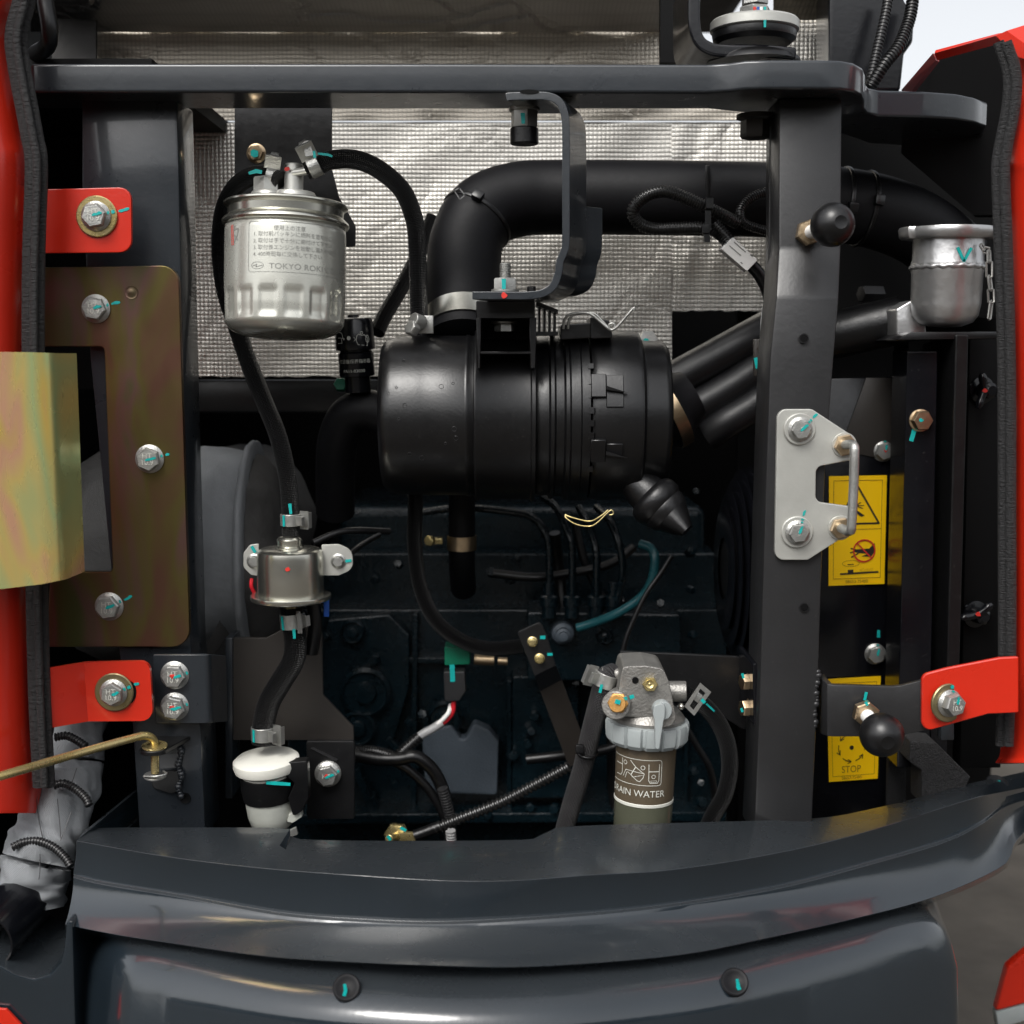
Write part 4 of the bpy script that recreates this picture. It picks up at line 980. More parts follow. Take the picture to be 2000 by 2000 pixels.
# wire clips
def wire(parent, pts, r, material='bolt_silver', name='wire_clip'):
    bm = B(); sweep(bm, resample(spline(PL(pts), 10), 0.0012)[0], r, 10); return mk(name, bm, material, parent)
for s in (0, 9):
    wire(t, [(1100 + s, 642, 0.055), (1104 + s, 622, 0.053), (1118 + s, 613, 0.052), (1150 + s, 612, 0.050), (1172 + s * 0.5, 628, 0.049), (1192, 644, 0.048), (1200, 640, 0.048), (1198, 632, 0.048), (1190, 634, 0.048), (1191, 643, 0.048), (1203, 640, 0.047), (1237, 602, 0.046), (1238, 606, 0.046)], 0.0011)
wire(t, [(1104, 1005, 0.05), (1106, 1012, 0.048), (1125, 1024, 0.046), (1150, 1028, 0.045), (1165, 1022, 0.044), (1182, 1006, 0.044), (1194, 996, 0.044), (1198, 1004, 0.044), (1190, 1006, 0.044)], 0.0006, 'gold_zinc')
wire(t, [(1104, 1005, 0.05), (1115, 1010, 0.048), (1150, 1018, 0.046), (1170, 1010, 0.044), (1188, 996, 0.044)], 0.0006, 'gold_zinc')
bm = B(); plate(bm, rpoly([(1095, 634), (1155, 630), (1160, 660), (1095, 664)], 4), 0.060, 0.05, 0.001); mk('clip_seat', bm, 'plastic', t)
bm = B(); plate(bm, rpoly([(1152, 618), (1190, 626), (1198, 660), (1154, 662)], 4), 0.058, 0.05, 0.001); mk('clip_seat', bm, 'plastic', t)
# saddle on top, under the hanger
bm = B()
for pts in ([(930, 588), (1045, 588), (1045, 622), (930, 622)], [(930, 620), (940, 620), (938, 720), (932, 720)], [(1033, 620), (1048, 620), (1046, 720), (1036, 720)], [(938, 686), (1038, 686), (1038, 692), (938, 692)]):
    plate(bm, pts, 0.030, 0.06)
bev(bm, 0.0006, 1, 50); sd_ = mk('saddle', bm, 'plastic', t, sharp=40)
bm = B(); plate(bm, [(940, 622), (1034, 622), (1034, 690), (938, 690)], 0.075, 0.004); mk('saddle_web', bm, 'shell_black', sd_)
for k in range(4):
    bm = B(); plate(bm, [(1052 + k * 10, 596 + k * 4), (1056 + k * 10, 598 + k * 4), (1056 + k * 10, 650), (1052 + k * 10, 650)], 0.05, 0.03); mk('saddle_rib', bm, 'plastic', sd_)
bm = B(); plate(bm, [(1048, 588), (1090, 605), (1090, 612), (1048, 597)], 0.045, 0.04); plate(bm, [(1048, 648), (1090, 648), (1090, 655), (1048, 655)], 0.045, 0.04); mk('saddle_rail', bm, 'plastic', sd_)
bm = B(); hexa(bm, P(985, 647, 0.052), (0, 0, 1), 19 * ua, 14 * ua, 0.2); cyl(bm, P(985, 632, 0.052), (0, 0, 1), 24 * ua, 4 * ua); mk('nut', bm, 'bolt_silver', sd_)
# evacuator valve
ue = ua * 1.02; ev = B(); d = Vector((0.72, -0.25, -0.68)).normalized(); o = P(1244, 944, 0.072)
def evmod(r, h, th): return r
lathe(ev, o, d, [(30 * ue, -12 * ue), (36 * ue, 10 * ue), (38 * ue, 28 * ue), (46 * ue, 34 * ue), (50 * ue, 42 * ue), (50 * ue, 58 * ue), (44 * ue, 66 * ue), (45 * ue, 72 * ue), (40 * ue, 86 * ue)], 48)
fa, fu_, fv_ = frame_of(d)
V0 = [v for v in ev.verts if abs((v.co - o).dot(fa) - 86 * ue) < 1e-5]
mk('evacuator_valve', ev, 'rubber', t)
ev = B(); n1 = []; n2 = []; tip = o + d * 118 * ue
lipdir = Vector((0.60, -0.2, -0.77)).normalized(); flat = d.cross(Vector((0, -1, 0))).normalized()
ringA = [ev.verts.new(o + d * 86 * ue + (flat * math.cos(2 * math.pi * k / 32) + d.cross(flat) * math.sin(2 * math.pi * k / 32)) * 40 * ue) for k in range(32)]
ringB = [ev.verts.new(o + d * 128 * ue + (flat * math.cos(2 * math.pi * k / 32) * 14 + d.cross(flat) * math.sin(2 * math.pi * k / 32) * 44) * ue) for k in range(32)]
for k in range(32): ev.faces.new((ringA[k], ringA[(k + 1) % 32], ringB[(k + 1) % 32], ringB[k]))
ev.faces.new(ringB); mk('valve_lips', ev, 'rubber', t)

# ------------------------------------------------------------------ hanger bracket from the cross bar
t = root('hanger_bracket', 'dark grey bent flat bar hanging the air cleaner from the cross bar', 'bracket', P(1050, 580, 0.03))
path = spline(PL([(988, 190, -0.004), (1000, 188, -0.004), (1040, 187, -0.004), (1070, 188, -0.004), (1091, 198, -0.004), (1102, 222, -0.004), (1105, 260, -0.004), (1105, 380, -0.004), (1105, 470, -0.004), (1101, 492, -0.004), (1093, 512, -0.004), (1090, 535, -0.004), (1079, 560, -0.004), (1058, 573, -0.004), (1030, 577, -0.004), (975, 577, -0.004), (922, 577, -0.004)]), 5)
bm = B(); bar(bm, path, 15.5 * U(1100, 400, 0.0), Vector((0.015, 0.052, 0)), 0.0012); mk('bent_bar', bm, 'frame_paint', t, sharp=45)
foot = spline(PL([(1112, 400, 0.044), (1112, 470, 0.044), (1109, 495, 0.044), (1102, 515, 0.044), (1099, 537, 0.044), (1088, 560, 0.044), (1066, 572, 0.044), (1040, 575, 0.044)]), 5)
bm = B(); bar(bm, foot, 6 * U(1100, 400, 0.04), Vector((0.026, 0.022, 0)), 0.001); mk('flared_foot', bm, 'frame_paint', t, sharp=45)
bm = B(); plate(bm, circ(1034, 179, 19, 20, ry=4.5), -0.0048, 0.0006); mk('slot_hole', bm, 'shell_black', t)
O2 = P(1024, 206, 0.028)
bm = B(); cyl(bm, O2 - Vector((0, 0, 0.004)), (0, 0, 1), 27 * ua, 0.003); hexa(bm, O2 - Vector((0, 0, 0.003)), (0, 0, -1), 24 * ua, 0.014, 0.3); mk('hanging_nut', bm, 'bolt_silver', t)
bm = B(); cyl(bm, O2 - Vector((0, 0, 0.028)), (0, 0, 1), 25 * ua, 0.012); mk('rubber_cap', bm, 'rubber', t)
stroke(t, [(1021, 222), (1022, 240)], 0.016, 8)
O2 = P(987, 570, 0.025)
bm = B(); cyl(bm, O2, (0, 0, 1), 25 * ua, 0.0016); hexa(bm, O2 + Vector((0, 0, 0.0016)), (0, 0, 1), 22 * ua, 0.0085, 0.45); nu = mk('nut', bm, 'bolt_silver', t)
bm = B(); q = [O2 + Vector((0, 0, 0.008 + 0.0003 * k)) for k in range(44)]; sweep(bm, q, lambda s, i: (10.5 if (i % 4) < 2 else 9.3) * ua, 20); mk('stud', bm, 'bolt_silver', t)
stroke(nu, [(984, 546), (984, 563)], 0.0145, 8); blob(t, 984, 577, -0.0045, 7)
bm = B(); cyl(bm, P(1038, 570, 0.03), (0, 0, 1), 8 * ua, 0.004); mk('pin', bm, 'satin_black', t)

# ------------------------------------------------------------------ big intake hose
t = root('intake_hose', 'wide matte black elbow hose running from the air cleaner towards the radiator', 'hose', P(905, 640, 0.13))
cp = PL([(906, 668, 0.118), (906, 610, 0.135), (906, 540, 0.152), (912, 470, 0.17), (945, 415, 0.185), (1010, 390, 0.195), (1090, 386, 0.2), (1300, 387, 0.2), (1500, 391, 0.2), (1620, 398, 0.2), (1720, 416, 0.205), (1800, 450, 0.215), (1870, 505, 0.23)])
q, L = resample(spline(cp, 14), 0.004); rb_ = 71.5 * U(1200, 387, 0.2)
def rint(s, i):
    r = rb_
    if s < 0.115: r = rb_ * (0.985 + 0.012 * ((s * 1000) % 12 < 1.5))
    return r
bm = B(); sweep(bm, q, rint, 48); mk('tube', bm, 'matte_rubber', t, sharp=70)
cax = (cp[1] - cp[0]).normalized()
bm = B(); band(bm, cp[0].lerp(cp[1], 0.58), cax, rb_ * 1.015, 0.0175, 0.0009, 64); cb_ = mk('hose_clamp', bm, 'silver', t)
bm = B(); hexa(bm, P(812, 644, 0.075), (-0.6, -0.6, 0.3), 0.0062, 0.007); cyl(bm, P(826, 632, 0.08), (-0.5, -0.4, 0.2), 0.006, 0.010); box(bm, P(832, 634, 0.085), (0.012, 0.008, 0.014), None, 0.001); mk('clamp_screw', bm, 'bolt_silver', cb_)
def tie_ring(O, axis, r, w=0.0045, th=0.0012, parent=None, head=None):
    bm = B(); band(bm, O, axis, r, w, th, 40)
    if head is not None:
        a_, u_, v_ = frame_of(axis); h = (head - O); h = (h - a_ * h.dot(a_)).normalized()
        rot = Matrix((a_.cross(h), a_, h)).transposed(); box(bm, O + h * (r + 0.003), (0.009, 0.008, 0.006), rot, 0.0008)
    return mk('cable_tie', bm, 'plastic', parent)
iq = min(range(len(q)), key=lambda i: (q[i] - P(930, 428, 0.18)).length)
tie = tie_ring(q[iq], q[iq + 1] - q[iq - 1], rb_ * 1.004, 0.0046, 0.0010, t, P(896, 376, 0.10))
bm = B(); hh = P(896, 377, 0.118); line = rpoly([(887, 372), (897, 367), (908, 381), (898, 389)], 1)
bm2 = B(); line2d(bm2, line, 2.2, lambda x, y: P(x, y, 0.1175), True); ink('buckle_edge', bm2, 'wire_grey', tie); bm.free()
iq2 = min(range(len(q)), key=lambda i: (q[i] - P(1690, 410, 0.2)).length)
tie_ring(q[iq2], q[iq2 + 1] - q[iq2 - 1], rb_ * 1.006, 0.004, 0.0012, t, P(1700, 340, 0.1))
tie_ring(q[iq2 - 5], q[iq2 - 4] - q[iq2 - 6], rb_ * 1.006, 0.004, 0.0012, t, P(1710, 420, 0.05))

# second hose behind the elbow, dipping to the indicator
bm = B(); hose(bm, [(846, 425, 0.21), (825, 480, 0.2), (790, 550, 0.18), (752, 615, 0.16), (736, 650, 0.15)], 15, 16, 10)
mk('vacuum_hose', bm, 'braid', label='thin black hose slanting down to the dust indicator behind the elbow hose', cat='hose')

# ------------------------------------------------------------------ dust indicator
t = root('dust_indicator', 'small black printed dust indicator standing on a rubber elbow', 'indicator', P(700, 765, 0.13))
YI = 0.13; ui = U(704, 690, YI); az = Vector((-0.05, -0.03, 1)).normalized(); O = P(700, 766, YI)
bm = B(); lathe(bm, O, az, [(0, 0), (25 * ui, 0), (25 * ui, 30 * ui), (34 * ui, 32 * ui), (34.5 * ui, 36 * ui), (34.5 * ui, 76 * ui), (31 * ui, 79 * ui), (31 * ui, 84 * ui)], 48); st = mk('stem', bm, 'gloss_black', t)
bm = B(); lathe(bm, O, az, [(30 * ui, 82 * ui), (38 * ui, 83 * ui), (38.5 * ui, 88 * ui), (37 * ui, 136 * ui), (33 * ui, 143 * ui), (12 * ui, 146 * ui), (10 * ui, 150 * ui), (0, 150 * ui)], 48); cp_ = mk('cap', bm, 'gloss_black', t)
ia, iu, iv = frame_of(az); thi = math.atan2(-iv.y, -iu.y); sg = 1 if (iu * math.cos(thi + .3) + iv * math.sin(thi + .3)).x > 0 else -1
def imap(rad): return lambda a, h: O + ia * h * ui + (iu * math.cos(thi + sg * a / rad) + iv * math.sin(thi + sg * a / rad)) * (rad + 0.6) * ui
bm = B(); m1 = imap(34.5); text2d(bm, '空滤器保养指示器', 0, 58, 8.5, m1, down=False); text2d(bm, 'PA11-03030', -2, 40, 8, m1, down=False, sx=1.1); ink('lettering', bm, 'white_ink', st)
bm = B(); m1 = imap(38)
line2d(bm, [(-33, 118), (-22, 117), (-20, 112), (-20, 106), (-23, 105), (-22, 97), (-33, 97)], 1.1, m1); line2d(bm, [(-33, 107), (-23, 107)], 1.1, m1); fill2d(bm, [(-19, 108), (-15, 105), (-19, 102)], m1)
fill2d(bm, circ(-7, 106, 4, 12), m1)
line2d(bm, [(7, 102), (9, 110), (13, 113), (18, 110), (24, 111), (30, 105), (29, 90), (10, 93), (8, 98)], 1.1, m1, True); line2d(bm, circ(18, 115, 2.6, 10), 1.0, m1, True); line2d(bm, [(3, 107), (6, 103), (3, 100)], 1.0, m1); line2d(bm, circ(30, 103, 4, 10, ry=7), 1.0, m1, True)
ink('pictogram', bm, 'white_ink', cp_)
t = root('rubber_elbow', 'black moulded rubber elbow below the dust indicator', 'elbow', P(680, 900, 0.16))
bm = B(); hose(bm, [(760, 815, 0.14), (715, 800, 0.14), (680, 815, 0.145), (660, 860, 0.155), (655, 920, 0.17), (655, 1000, 0.19)], 40, 28, 10); mk('tube', bm, 'matte_rubber', t)
bm = B(); lathe(bm, P(752, 815, 0.14), (1, 0, 0), [(44 * ui, -6 * ui), (52 * ui, -4 * ui), (52 * ui, 6 * ui), (44 * ui, 8 * ui)], 40); mk('collar', bm, 'satin_black', t)
bm = B(); hexa(bm, P(667, 753, 0.16), (0, -1, 0.2), 0.006, 0.008); fi = mk('fitting', bm, 'green_plastic', t)

# ------------------------------------------------------------------ looped conduit with white connector
t = root('wiring_conduit', 'black corrugated wiring conduit looped beside a white connector', 'conduit', P(1330, 450, 0.13))
bm = B(); corrugated(bm, [(1440, 436, 0.135), (1410, 420, 0.13), (1383, 407, 0.128), (1342, 388, 0.126), (1304, 375, 0.125), (1274, 378, 0.125), (1248, 393, 0.126), (1236, 415, 0.128), (1249, 437, 0.13), (1278, 447, 0.131), (1321, 446, 0.13), (1368, 445, 0.128), (1402, 455, 0.125), (1424, 476, 0.12)], 12.5, 5.4, 0.2, 16); mk('conduit', bm, 'conduit', t)
bm = B(); corrugated(bm, [(1560, 372, 0.14), (1505, 374, 0.14), (1470, 385, 0.138), (1449, 405, 0.136), (1446, 424, 0.135), (1461, 440, 0.136), (1505, 452, 0.138), (1560, 458, 0.14)], 9.5, 4.6, 0.2, 14); mk('conduit', bm, 'conduit', t)
bm = B(); corrugated(bm, [(1395, 437, 0.122), (1425, 470, 0.12), (1436, 487, 0.118)], 12, 5.4, 0.2, 14); mk('conduit', bm, 'conduit', t)
bm = B(); plate(bm, rpoly([(1432, 463), (1408, 486), (1459, 530), (1480, 508)], 2), 0.108, 0.014, 0.0012); cn = mk('connector', bm, 'white_paint', t)
for pts in ([(1425, 480), (1447, 499)], [(1434, 473), (1456, 492)], [(1447, 512), (1450, 515)], [(1466, 497), (1470, 501)]):
    stroke(cn, pts, 0.1076, 2.0, 'grey_ink', 'groove')
bm = B(); hose(bm, [(1462, 512, 0.116), (1482, 535, 0.118), (1496, 560, 0.12), (1504, 590, 0.125), (1510, 640, 0.13)], 12.5, 16); mk('cable', bm, 'rubber', t)
bm = B()
for y0, y1, x in ((385, 408, 1386), (438, 456, 1379)): boxpx(bm, x - 8, y0, x + 8, y1, 0.110, 0.004, 0.0008)
boxpx(bm, 1377, 395, 1389, 450, 0.114, 0.002, 0.0005); boxpx(bm, 1375, 455, 1387, 473, 0.112, 0.003, 0.0008)
mk('cable_tie', bm, 'plastic', t)
bm = B(); boxpx(bm, 1378, 322, 1388, 400, 0.168, 0.002, 0.0005); mk('tie_strap', bm, 'satin_black', t)
wire(t, [(1492, 600, 0.11), (1488, 640, 0.11), (1492, 680, 0.11), (1500, 720, 0.112)], 0.0014, 'wire_grey', 'thin_wire')

# ------------------------------------------------------------------ slanting black hoses behind the right post
for pts, r, lab in (([(1285, 770, 0.20), (1322, 741, 0.2), (1400, 698, 0.2), (1480, 654, 0.2), (1560, 610, 0.21)], 37, 'topmost of three slanting smooth black hoses behind the post'),
                    ([(1320, 820, 0.19), (1362, 795, 0.19), (1430, 755, 0.19), (1490, 716, 0.19), (1570, 670, 0.2)], 34, 'middle of three slanting smooth black hoses behind the post'),
                    ([(1380, 850, 0.185), (1420, 824, 0.18), (1460, 800, 0.18), (1500, 774, 0.18), (1580, 730, 0.19)], 32, 'lowest of three slanting smooth black hoses behind the post')):
    bm = B(); hose(bm, pts, r, 28, 8); mk('air_duct', bm, 'duct_rubber', label=lab, cat='hose')
t = root('duct_collar', 'flared black rubber collar with gold band clamp at the air cleaner end', 'collar', P(1310, 860, 0.14))
O = P(1300, 800, 0.15); d = Vector((0.86, 0.1, 0.5)).normalized(); u = U(1300, 800, .15)
bm = B(); lathe(bm, O, d, [(60 * u, -30 * u), (78 * u, -10 * u), (80 * u, 14 * u), (62 * u, 30 * u), (50 * u, 60 * u)], 48); mk('collar', bm, 'matte_rubber', t)
bm = B(); band(bm, O + d * 2 * u, d, 80 * u, 0.011, 0.001, 64); mk('band_clamp', bm, 'copper_zinc', t)
bm = B(); boxpx(bm, 1473, 662, 1492, 735, 0.09, 0.006, 0.001); tg = mk('connector_clip', bm, 'taupe_paint', label='small taupe clip with teal mark beside the right post', cat='clip')
stroke(tg, [(1476, 700), (1480, 718)], 0.0893, 8); blob(tg, 1483, 680, 0.0895, 5, 'black_ink', 'clip_hole')
bm = B(); hexa(bm, P(1262, 668, 0.17), (0.2, -0.9, 0.3), 0.009, 0.008); o_ = mk('cover_bolt', bm, 'bolt_silver', label='partly hidden hex bolt above the air cleaner end cover', cat='bolt')
blob(o_, 1262, 664, 0.160, 5, 'teal_ink')
# ================================================================== right post hardware
def knob(name, label, base_pt, ball_pt, r, group):
    t = root(name, label, 'knob', base_pt, group)
    d = (ball_pt - base_pt).normalized()
    bm = B(); hexa(bm, base_pt - d * 0.0005, (0, -1, 0), 0.0098, 0.0075, 0.35); bore = B(); nt_ = mk('lock_nut', bm, 'copper_zinc', t)
    bm = B(); cyl(bm, base_pt, d, 0.0052, (ball_pt - base_pt).length, 24); mk('stud', bm, 'white_paint', t)
    bm = B(); q = r
    lathe(bm, ball_pt, d, [(0, -q * 1.02), (q * 0.36, -q * 1.02), (q * 0.40, -q * 0.98)] + [(q * math.sin(R(a)), -q * math.cos(R(a))) for a in range(30, 162, 6)] + [(q * 0.30, q * 0.945), (q * 0.27, q * 0.935), (0, q * 0.935)], 48)
    mk('ball', bm, 'satin_black', t, sharp=30); return t
t = knob('ball_knob', 'black ball knob on the upper part of the grey right post', P(1578, 455, 0.018), P(1626, 439, -0.026), 43 * U(1626, 439, -0.026), 'black ball knobs')
stroke(t, [(1553, 434), (1562, 441)], 0.0195, 5); stroke(t, [(1566, 443), (1571, 449)], 0.0195, 6)
t = knob('ball_knob', 'black ball knob on the grey arm beside the lower red bracket', P(1689, 1392, -0.016), P(1722, 1435, -0.058), 43 * U(1722, 1435, -0.058), 'black ball knobs')
stroke(t, [(1692, 1353), (1689, 1367)], -0.0125, 6); stroke(t, [(1691, 1372), (1694, 1377)], -0.025, 6)

t = root('striker_plate', 'pale zinc latch striker plate with two bolts and a wire bail', 'striker plate', P(1560, 1094, -0.01))
YS = -0.0065
out = rpoly([(1518, 799, 20), (1586, 799, 14), (1676, 858, 24), (1672, 897, 8), (1594, 912, 14), (1593, 980, 14), (1668, 990, 8), (1668, 1036, 24), (1578, 1094, 10), (1513, 1094, 18)], 0, 6)
bm = B(); plate(bm, out, YS, 0.0045, 0.0009); mk('plate', bm, 'zinc_silver', t)
for x, y, a in ((1561, 838, 40), (1556, 1039, 70)): bolt(t, x, y, YS, 24, washer=31, wmat='zinc_silver', mark=(a, 1.9), text=('S',), rot=0.1, hexk=0.74)
pts = PL([(1649, 869, YS), (1657, 868, -0.03), (1664, 868, -0.045), (1668, 872, -0.051), (1669, 884, -0.053), (1667, 955, -0.053), (1663, 1028, -0.053), (1661, 1036, -0.051), (1656, 1038, -0.045), (1648, 1034, -0.03), (1641, 1031, YS)])
bm = B(); sweep(bm, resample(spline(pts, 8), 0.0012)[0], 0.0033, 18); mk('bail', bm, 'bolt_silver', t)
for x, y in ((1649, 869), (1641, 1031)):
    bm = B(); hexa(bm, P(x, y, YS), (0, -1, 0), 0.0082, 0.0055, 0.2); n_ = mk('bail_nut', bm, 'copper_zinc', t)
    bm = B(); lathe(bm, P(x, y, YS - 0.0003), (0, -1, 0), [(0.0092, 0), (0.0088, 0.001), (0, 0.001)], 24); mk('washer', bm, 'zinc_silver', n_)
stroke(t, [(1655, 853), (1660, 858)], YS - 0.001, 5)

t = root('arm_bracket', 'bent dark grey steel arm welded to the right post carrying a knob', 'bracket', P(1690, 1439, 0))
mid = [(1598, 1385, 0.02), (1606, 1386, 0.0), (1616, 1388, -0.008), (1630, 1389, -0.0105), (1680, 1389, -0.0105), (1744, 1390, -0.0105), (1760, 1388, -0.0118), (1850, 1377, -0.022)]
top = [(1598, 1316), (1606, 1328), (1616, 1336), (1630, 1338), (1680, 1339), (1744, 1341), (1760, 1339), (1850, 1316)]
bot = [(1592, 1425), (1604, 1434), (1616, 1438), (1630, 1439), (1680, 1439), (1744, 1440), (1760, 1437), (1850, 1418)]
bm = B(); V = [[bm.verts.new(P(a[0], a[1], m[2])) for a, m in zip(r_, mid)] for r_ in (top, bot)]
for k in range(len(mid) - 1): bm.faces.new((V[0][k], V[0][k + 1], V[1][k + 1], V[1][k]))
bmesh.ops.recalc_face_normals(bm, faces=bm.faces[:]); bmesh.ops.solidify(bm, geom=bm.faces[:], thickness=-0.005); bev(bm, 0.0008, 2, 50)
mk('bent_plate', bm, 'matte_paint', t, sharp=35)
bm = B()
for k in range(17):
    bmesh.ops.create_icosphere(bm, subdivisions=1, radius=0.0026 + 0.0007 * math.sin(k * 2.3), matrix=Matrix.Translation(P(1597 - k * 0.5 + 2 * math.sin(k), 1312 + k * 7, 0.0)))
mk('weld_bead', bm, 'matte_paint', t, sharp=80)

t = root('mounting_bracket', 'bright red bracket with one gold-washered bolt overlapping the grey arm', 'bracket', P(1870, 1427, 0), 'red panel brackets')
Yr = lambda x, y: -0.0225 - (x - 1800) * 0.00007
def redslope(pts): return [P(x, y, Yr(x, y)) for x, y in pts]
bm = B(); prism(bm, redslope(rpoly([(1801, 1318, 16), (1850, 1305), (1952, 1285), (1990, 1283), (1990, 1392), (1930, 1395), (1801, 1431, 16)], 0)), Vector((0, 0.004, 0))); bev(bm, 0.0008, 1, 50); mk('plate', bm, 'red_paint', t)
bm = B(); prism(bm, [p - Vector((0, 0.0005, 0)) for p in redslope(circ(1832, 1373, 12, 18, ry=24))], Vector((0, 0.0004, 0))); mk('slot', bm, 'shell_black', t)
bolt(t, 1850, 1372, Yr(1850, 0) - 0.0006, 27, n=(0.30, -1, 0.05), washer=38, mark=(80, 1.9), text=('HT', '10.9'), rot=0.2, hgt=0.8)

# ================================================================== radiator side
t = root('radiator_shroud', 'dark brown-black sheet metal radiator shroud carrying the yellow labels', 'shroud', P(1670, 1600, 0.15))
bm = B(); plate(bm, rpoly([(1595, 740), (1748, 736), (1738, 1640), (1570, 1640)], 0), 0.15, 0.006, 0.001); mk('sheet', bm, 'gloss_black', t)
bm = B(); plate(bm, [(1640, 880), (1692, 738), (1746, 738), (1744, 900)], 0.1485, 0.001, 0.0003); mk('stiffener', bm, 'taupe_paint', t)
for x, y, m_ in ((1725, 881, 85), (1709, 1277, 80)): bolt(t, x, y, 0.150, 21, mark=(m_, 1.1), spot=(y < 1000), rot=0.3, text=None)
stroke(t, [(1729, 818), (1730, 845)], 0.1495, 6); stroke(t, [(1716, 1232), (1716, 1244)], 0.1495, 6)
bm = B(); plate(bm, [(1749, 672), (1776, 660), (1770, 1640), (1731, 1640)], 0.140, 0.006, 0.002); mk('foam_strip', bm, 'foam', t)

t = root('radiator', 'tall glossy black radiator side frame rails with a gold nut', 'radiator', P(1830, 1640, 0.1))
bm = B(); plate(bm, rpoly([(1772, 686), (1832, 686), (1815, 1500), (1752, 1500)], 3), 0.085, 0.04, 0.0015); mk('rail', bm, 'gloss_black', t)
bm = B(); plate(bm, rpoly([(1832, 672), (1866, 660), (1850, 1480), (1815, 1490)], 3), 0.110, 0.04, 0.0015); mk('rail', bm, 'gloss_black', t)
bm = B(); plate(bm, rpoly([(1866, 653), (1893, 653), (1874, 1340), (1848, 1340)], 5), 0.068, 0.06, 0.003); mk('rail', bm, 'satin_black', t)
bm = B(); plate(bm, [(1894, 660), (1960, 660), (1955, 1500), (1875, 1500)], 0.13, 0.02, 0.001); mk('rail', bm, 'shell_black', t)
bm = B(); plate(bm, [(1780, 648), (1950, 648), (1950, 662), (1750, 664)], 0.07, 0.12, 0.001); mk('top_plate', bm, 'satin_black', t)
bm = B(); hexa(bm, P(1797, 821, 0.085), (0.1, -1, 0), 0.0085, 0.007); lathe(bm, P(1797, 821, 0.085), (0, -1, 0), [(0.0092, 0), (0.009, 0.0012), (0.006, 0.002)], 24); g_ = mk('nut', bm, 'copper_zinc', t)
stroke(t, [(1786, 840), (1780, 860)], 0.0845, 9); blob(g_, 1799, 821, 0.0775, 5, 'teal_ink')
bm = B(); plate(bm, rpoly([(1778, 1446), (1830, 1452), (1896, 1518), (1884, 1545), (1800, 1575), (1800, 1505), (1776, 1488)], 4), 0.055, 0.03, 0.003); mk('foam_seal', bm, 'foam', t)
bm = B(); boxpx(bm, 1838, 1405, 1864, 1446, 0.06, 0.01, 0.001); mk('tab', bm, 'frame_paint', t)
for x, y, lab, ang in ((1916, 762, 'black wing bolt with red dot on the upper radiator frame', 100), (1903, 1199, 'black wing bolt with red dot on the lower radiator frame above the red bracket', 40)):
    w = root('wing_bolt', lab, 'wing bolt', P(x, y, 0.12), 'wing bolts on the radiator')
    bm = B(); lathe(bm, P(x, y, 0.128), (0.25, -1, 0), [(0, 0), (0.0115, 0), (0.0115, 0.002), (0.007, 0.003), (0.0065, 0.014), (0.004, 0.016), (0, 0.016)], 28); mk('hub', bm, 'gloss_black', w)
    c = P(x + 6, y + 2, 0.114)
    for s in (0, 150):
        a = R(ang + s); d = Vector((math.cos(a), -0.1, math.sin(a)))
        bm = B(); sweep(bm, [c + d * 0.003 * k for k in range(6)], lambda q, i: (0.0032, 0.0033, 0.003, 0.0034, 0.0036, 0.002)[i], 12); mk('wing', bm, 'gloss_black', w)
    blob(w, x + 8, y + 1, 0.109, 5)

# ------------------------------------------------------------------ warning labels
def label_thing(name, label, corners, Y, W, H):
    t = root(name, label, 'warning label', P(*corners[3], Y), 'yellow warning labels')
    c = [Vector(q) for q in corners]
    def fn0(a, b_, off):
        u, v = a / W, b_ / H
        p = (c[0] * (1 - u) + c[1] * u) * (1 - v) + (c[3] * (1 - u) + c[2] * u) * v
        return P(p.x, p.y, Y) - Vector((0, off, 0))
    bm = B(); prism(bm, [fn0(a, b_, 0.0006) for a, b_ in ((0, 0), (W, 0), (W, H), (0, H))], Vector((0, 0.0005, 0))); mk('sticker', bm, 'label_yellow', t)
    return t, (lambda a, b_: fn0(a, b_, 0.0010)), (lambda a, b_: fn0(a, b_, 0.0014))
t, fn, fn2 = label_thing('warning_label', 'yellow label with warning triangle and crossed-out hand', [(1619, 930), (1732, 928), (1727, 1140), (1618, 1144)], 0.148, 112, 212)
bm = B(); line2d(bm, [(9, 9), (103, 9), (103, 199), (9, 199)], 0.9, fn, True); line2d(bm, [(9, 104), (103, 104)], 0.8, fn)
ink('border', bm, 'brown_ink', t)
bm = B()
tri = [(56, 21), (98, 93), (14, 93)]; line2d(bm, tri, 3.6, fn, True)
line2d(bm, [(32, 62), (44, 56), (52, 62)], 4, fn)                                    # hand and fan symbol
for a in ((62, 52), (68, 58), (66, 64)): line2d(bm, [(52, 58), a], 1.6, fn)
fill2d(bm, [(50, 65), (56, 68), (66, 75), (70, 77), (64, 80), (58, 76), (50, 70)], fn)
line2d(bm, [(24, 190), (98, 188)], 3.6, fn); fill2d(bm, [(38, 182), (49, 182), (49, 188), (38, 188)], fn); line2d(bm, [(38, 172), (49, 172)], 1.6, fn)
fill2d(bm, [(50, 143), (80, 142), (90, 131), (92, 140), (90, 150), (84, 158), (64, 157), (78, 152), (58, 150), (48, 147)], fn)   # hand
for a, b_ in (((54, 144), (44, 141)), ((52, 147), (43, 149)), ((58, 151), (45, 158))): line2d(bm, [a, b_], 2.6, fn)
ink('pictogram', bm, 'black_ink', t)
bm = B(); line2d(bm, circ(70, 146, 21, 32), 3.0, fn2, True); line2d(bm, [(56, 131), (85, 161)], 2.4, fn2); ink('prohibition_ring', bm, 'red_ink', t)
bm = B(); line2d(bm, circ(44, 170, 17, 24, ry=6), 0.7, fn, True)
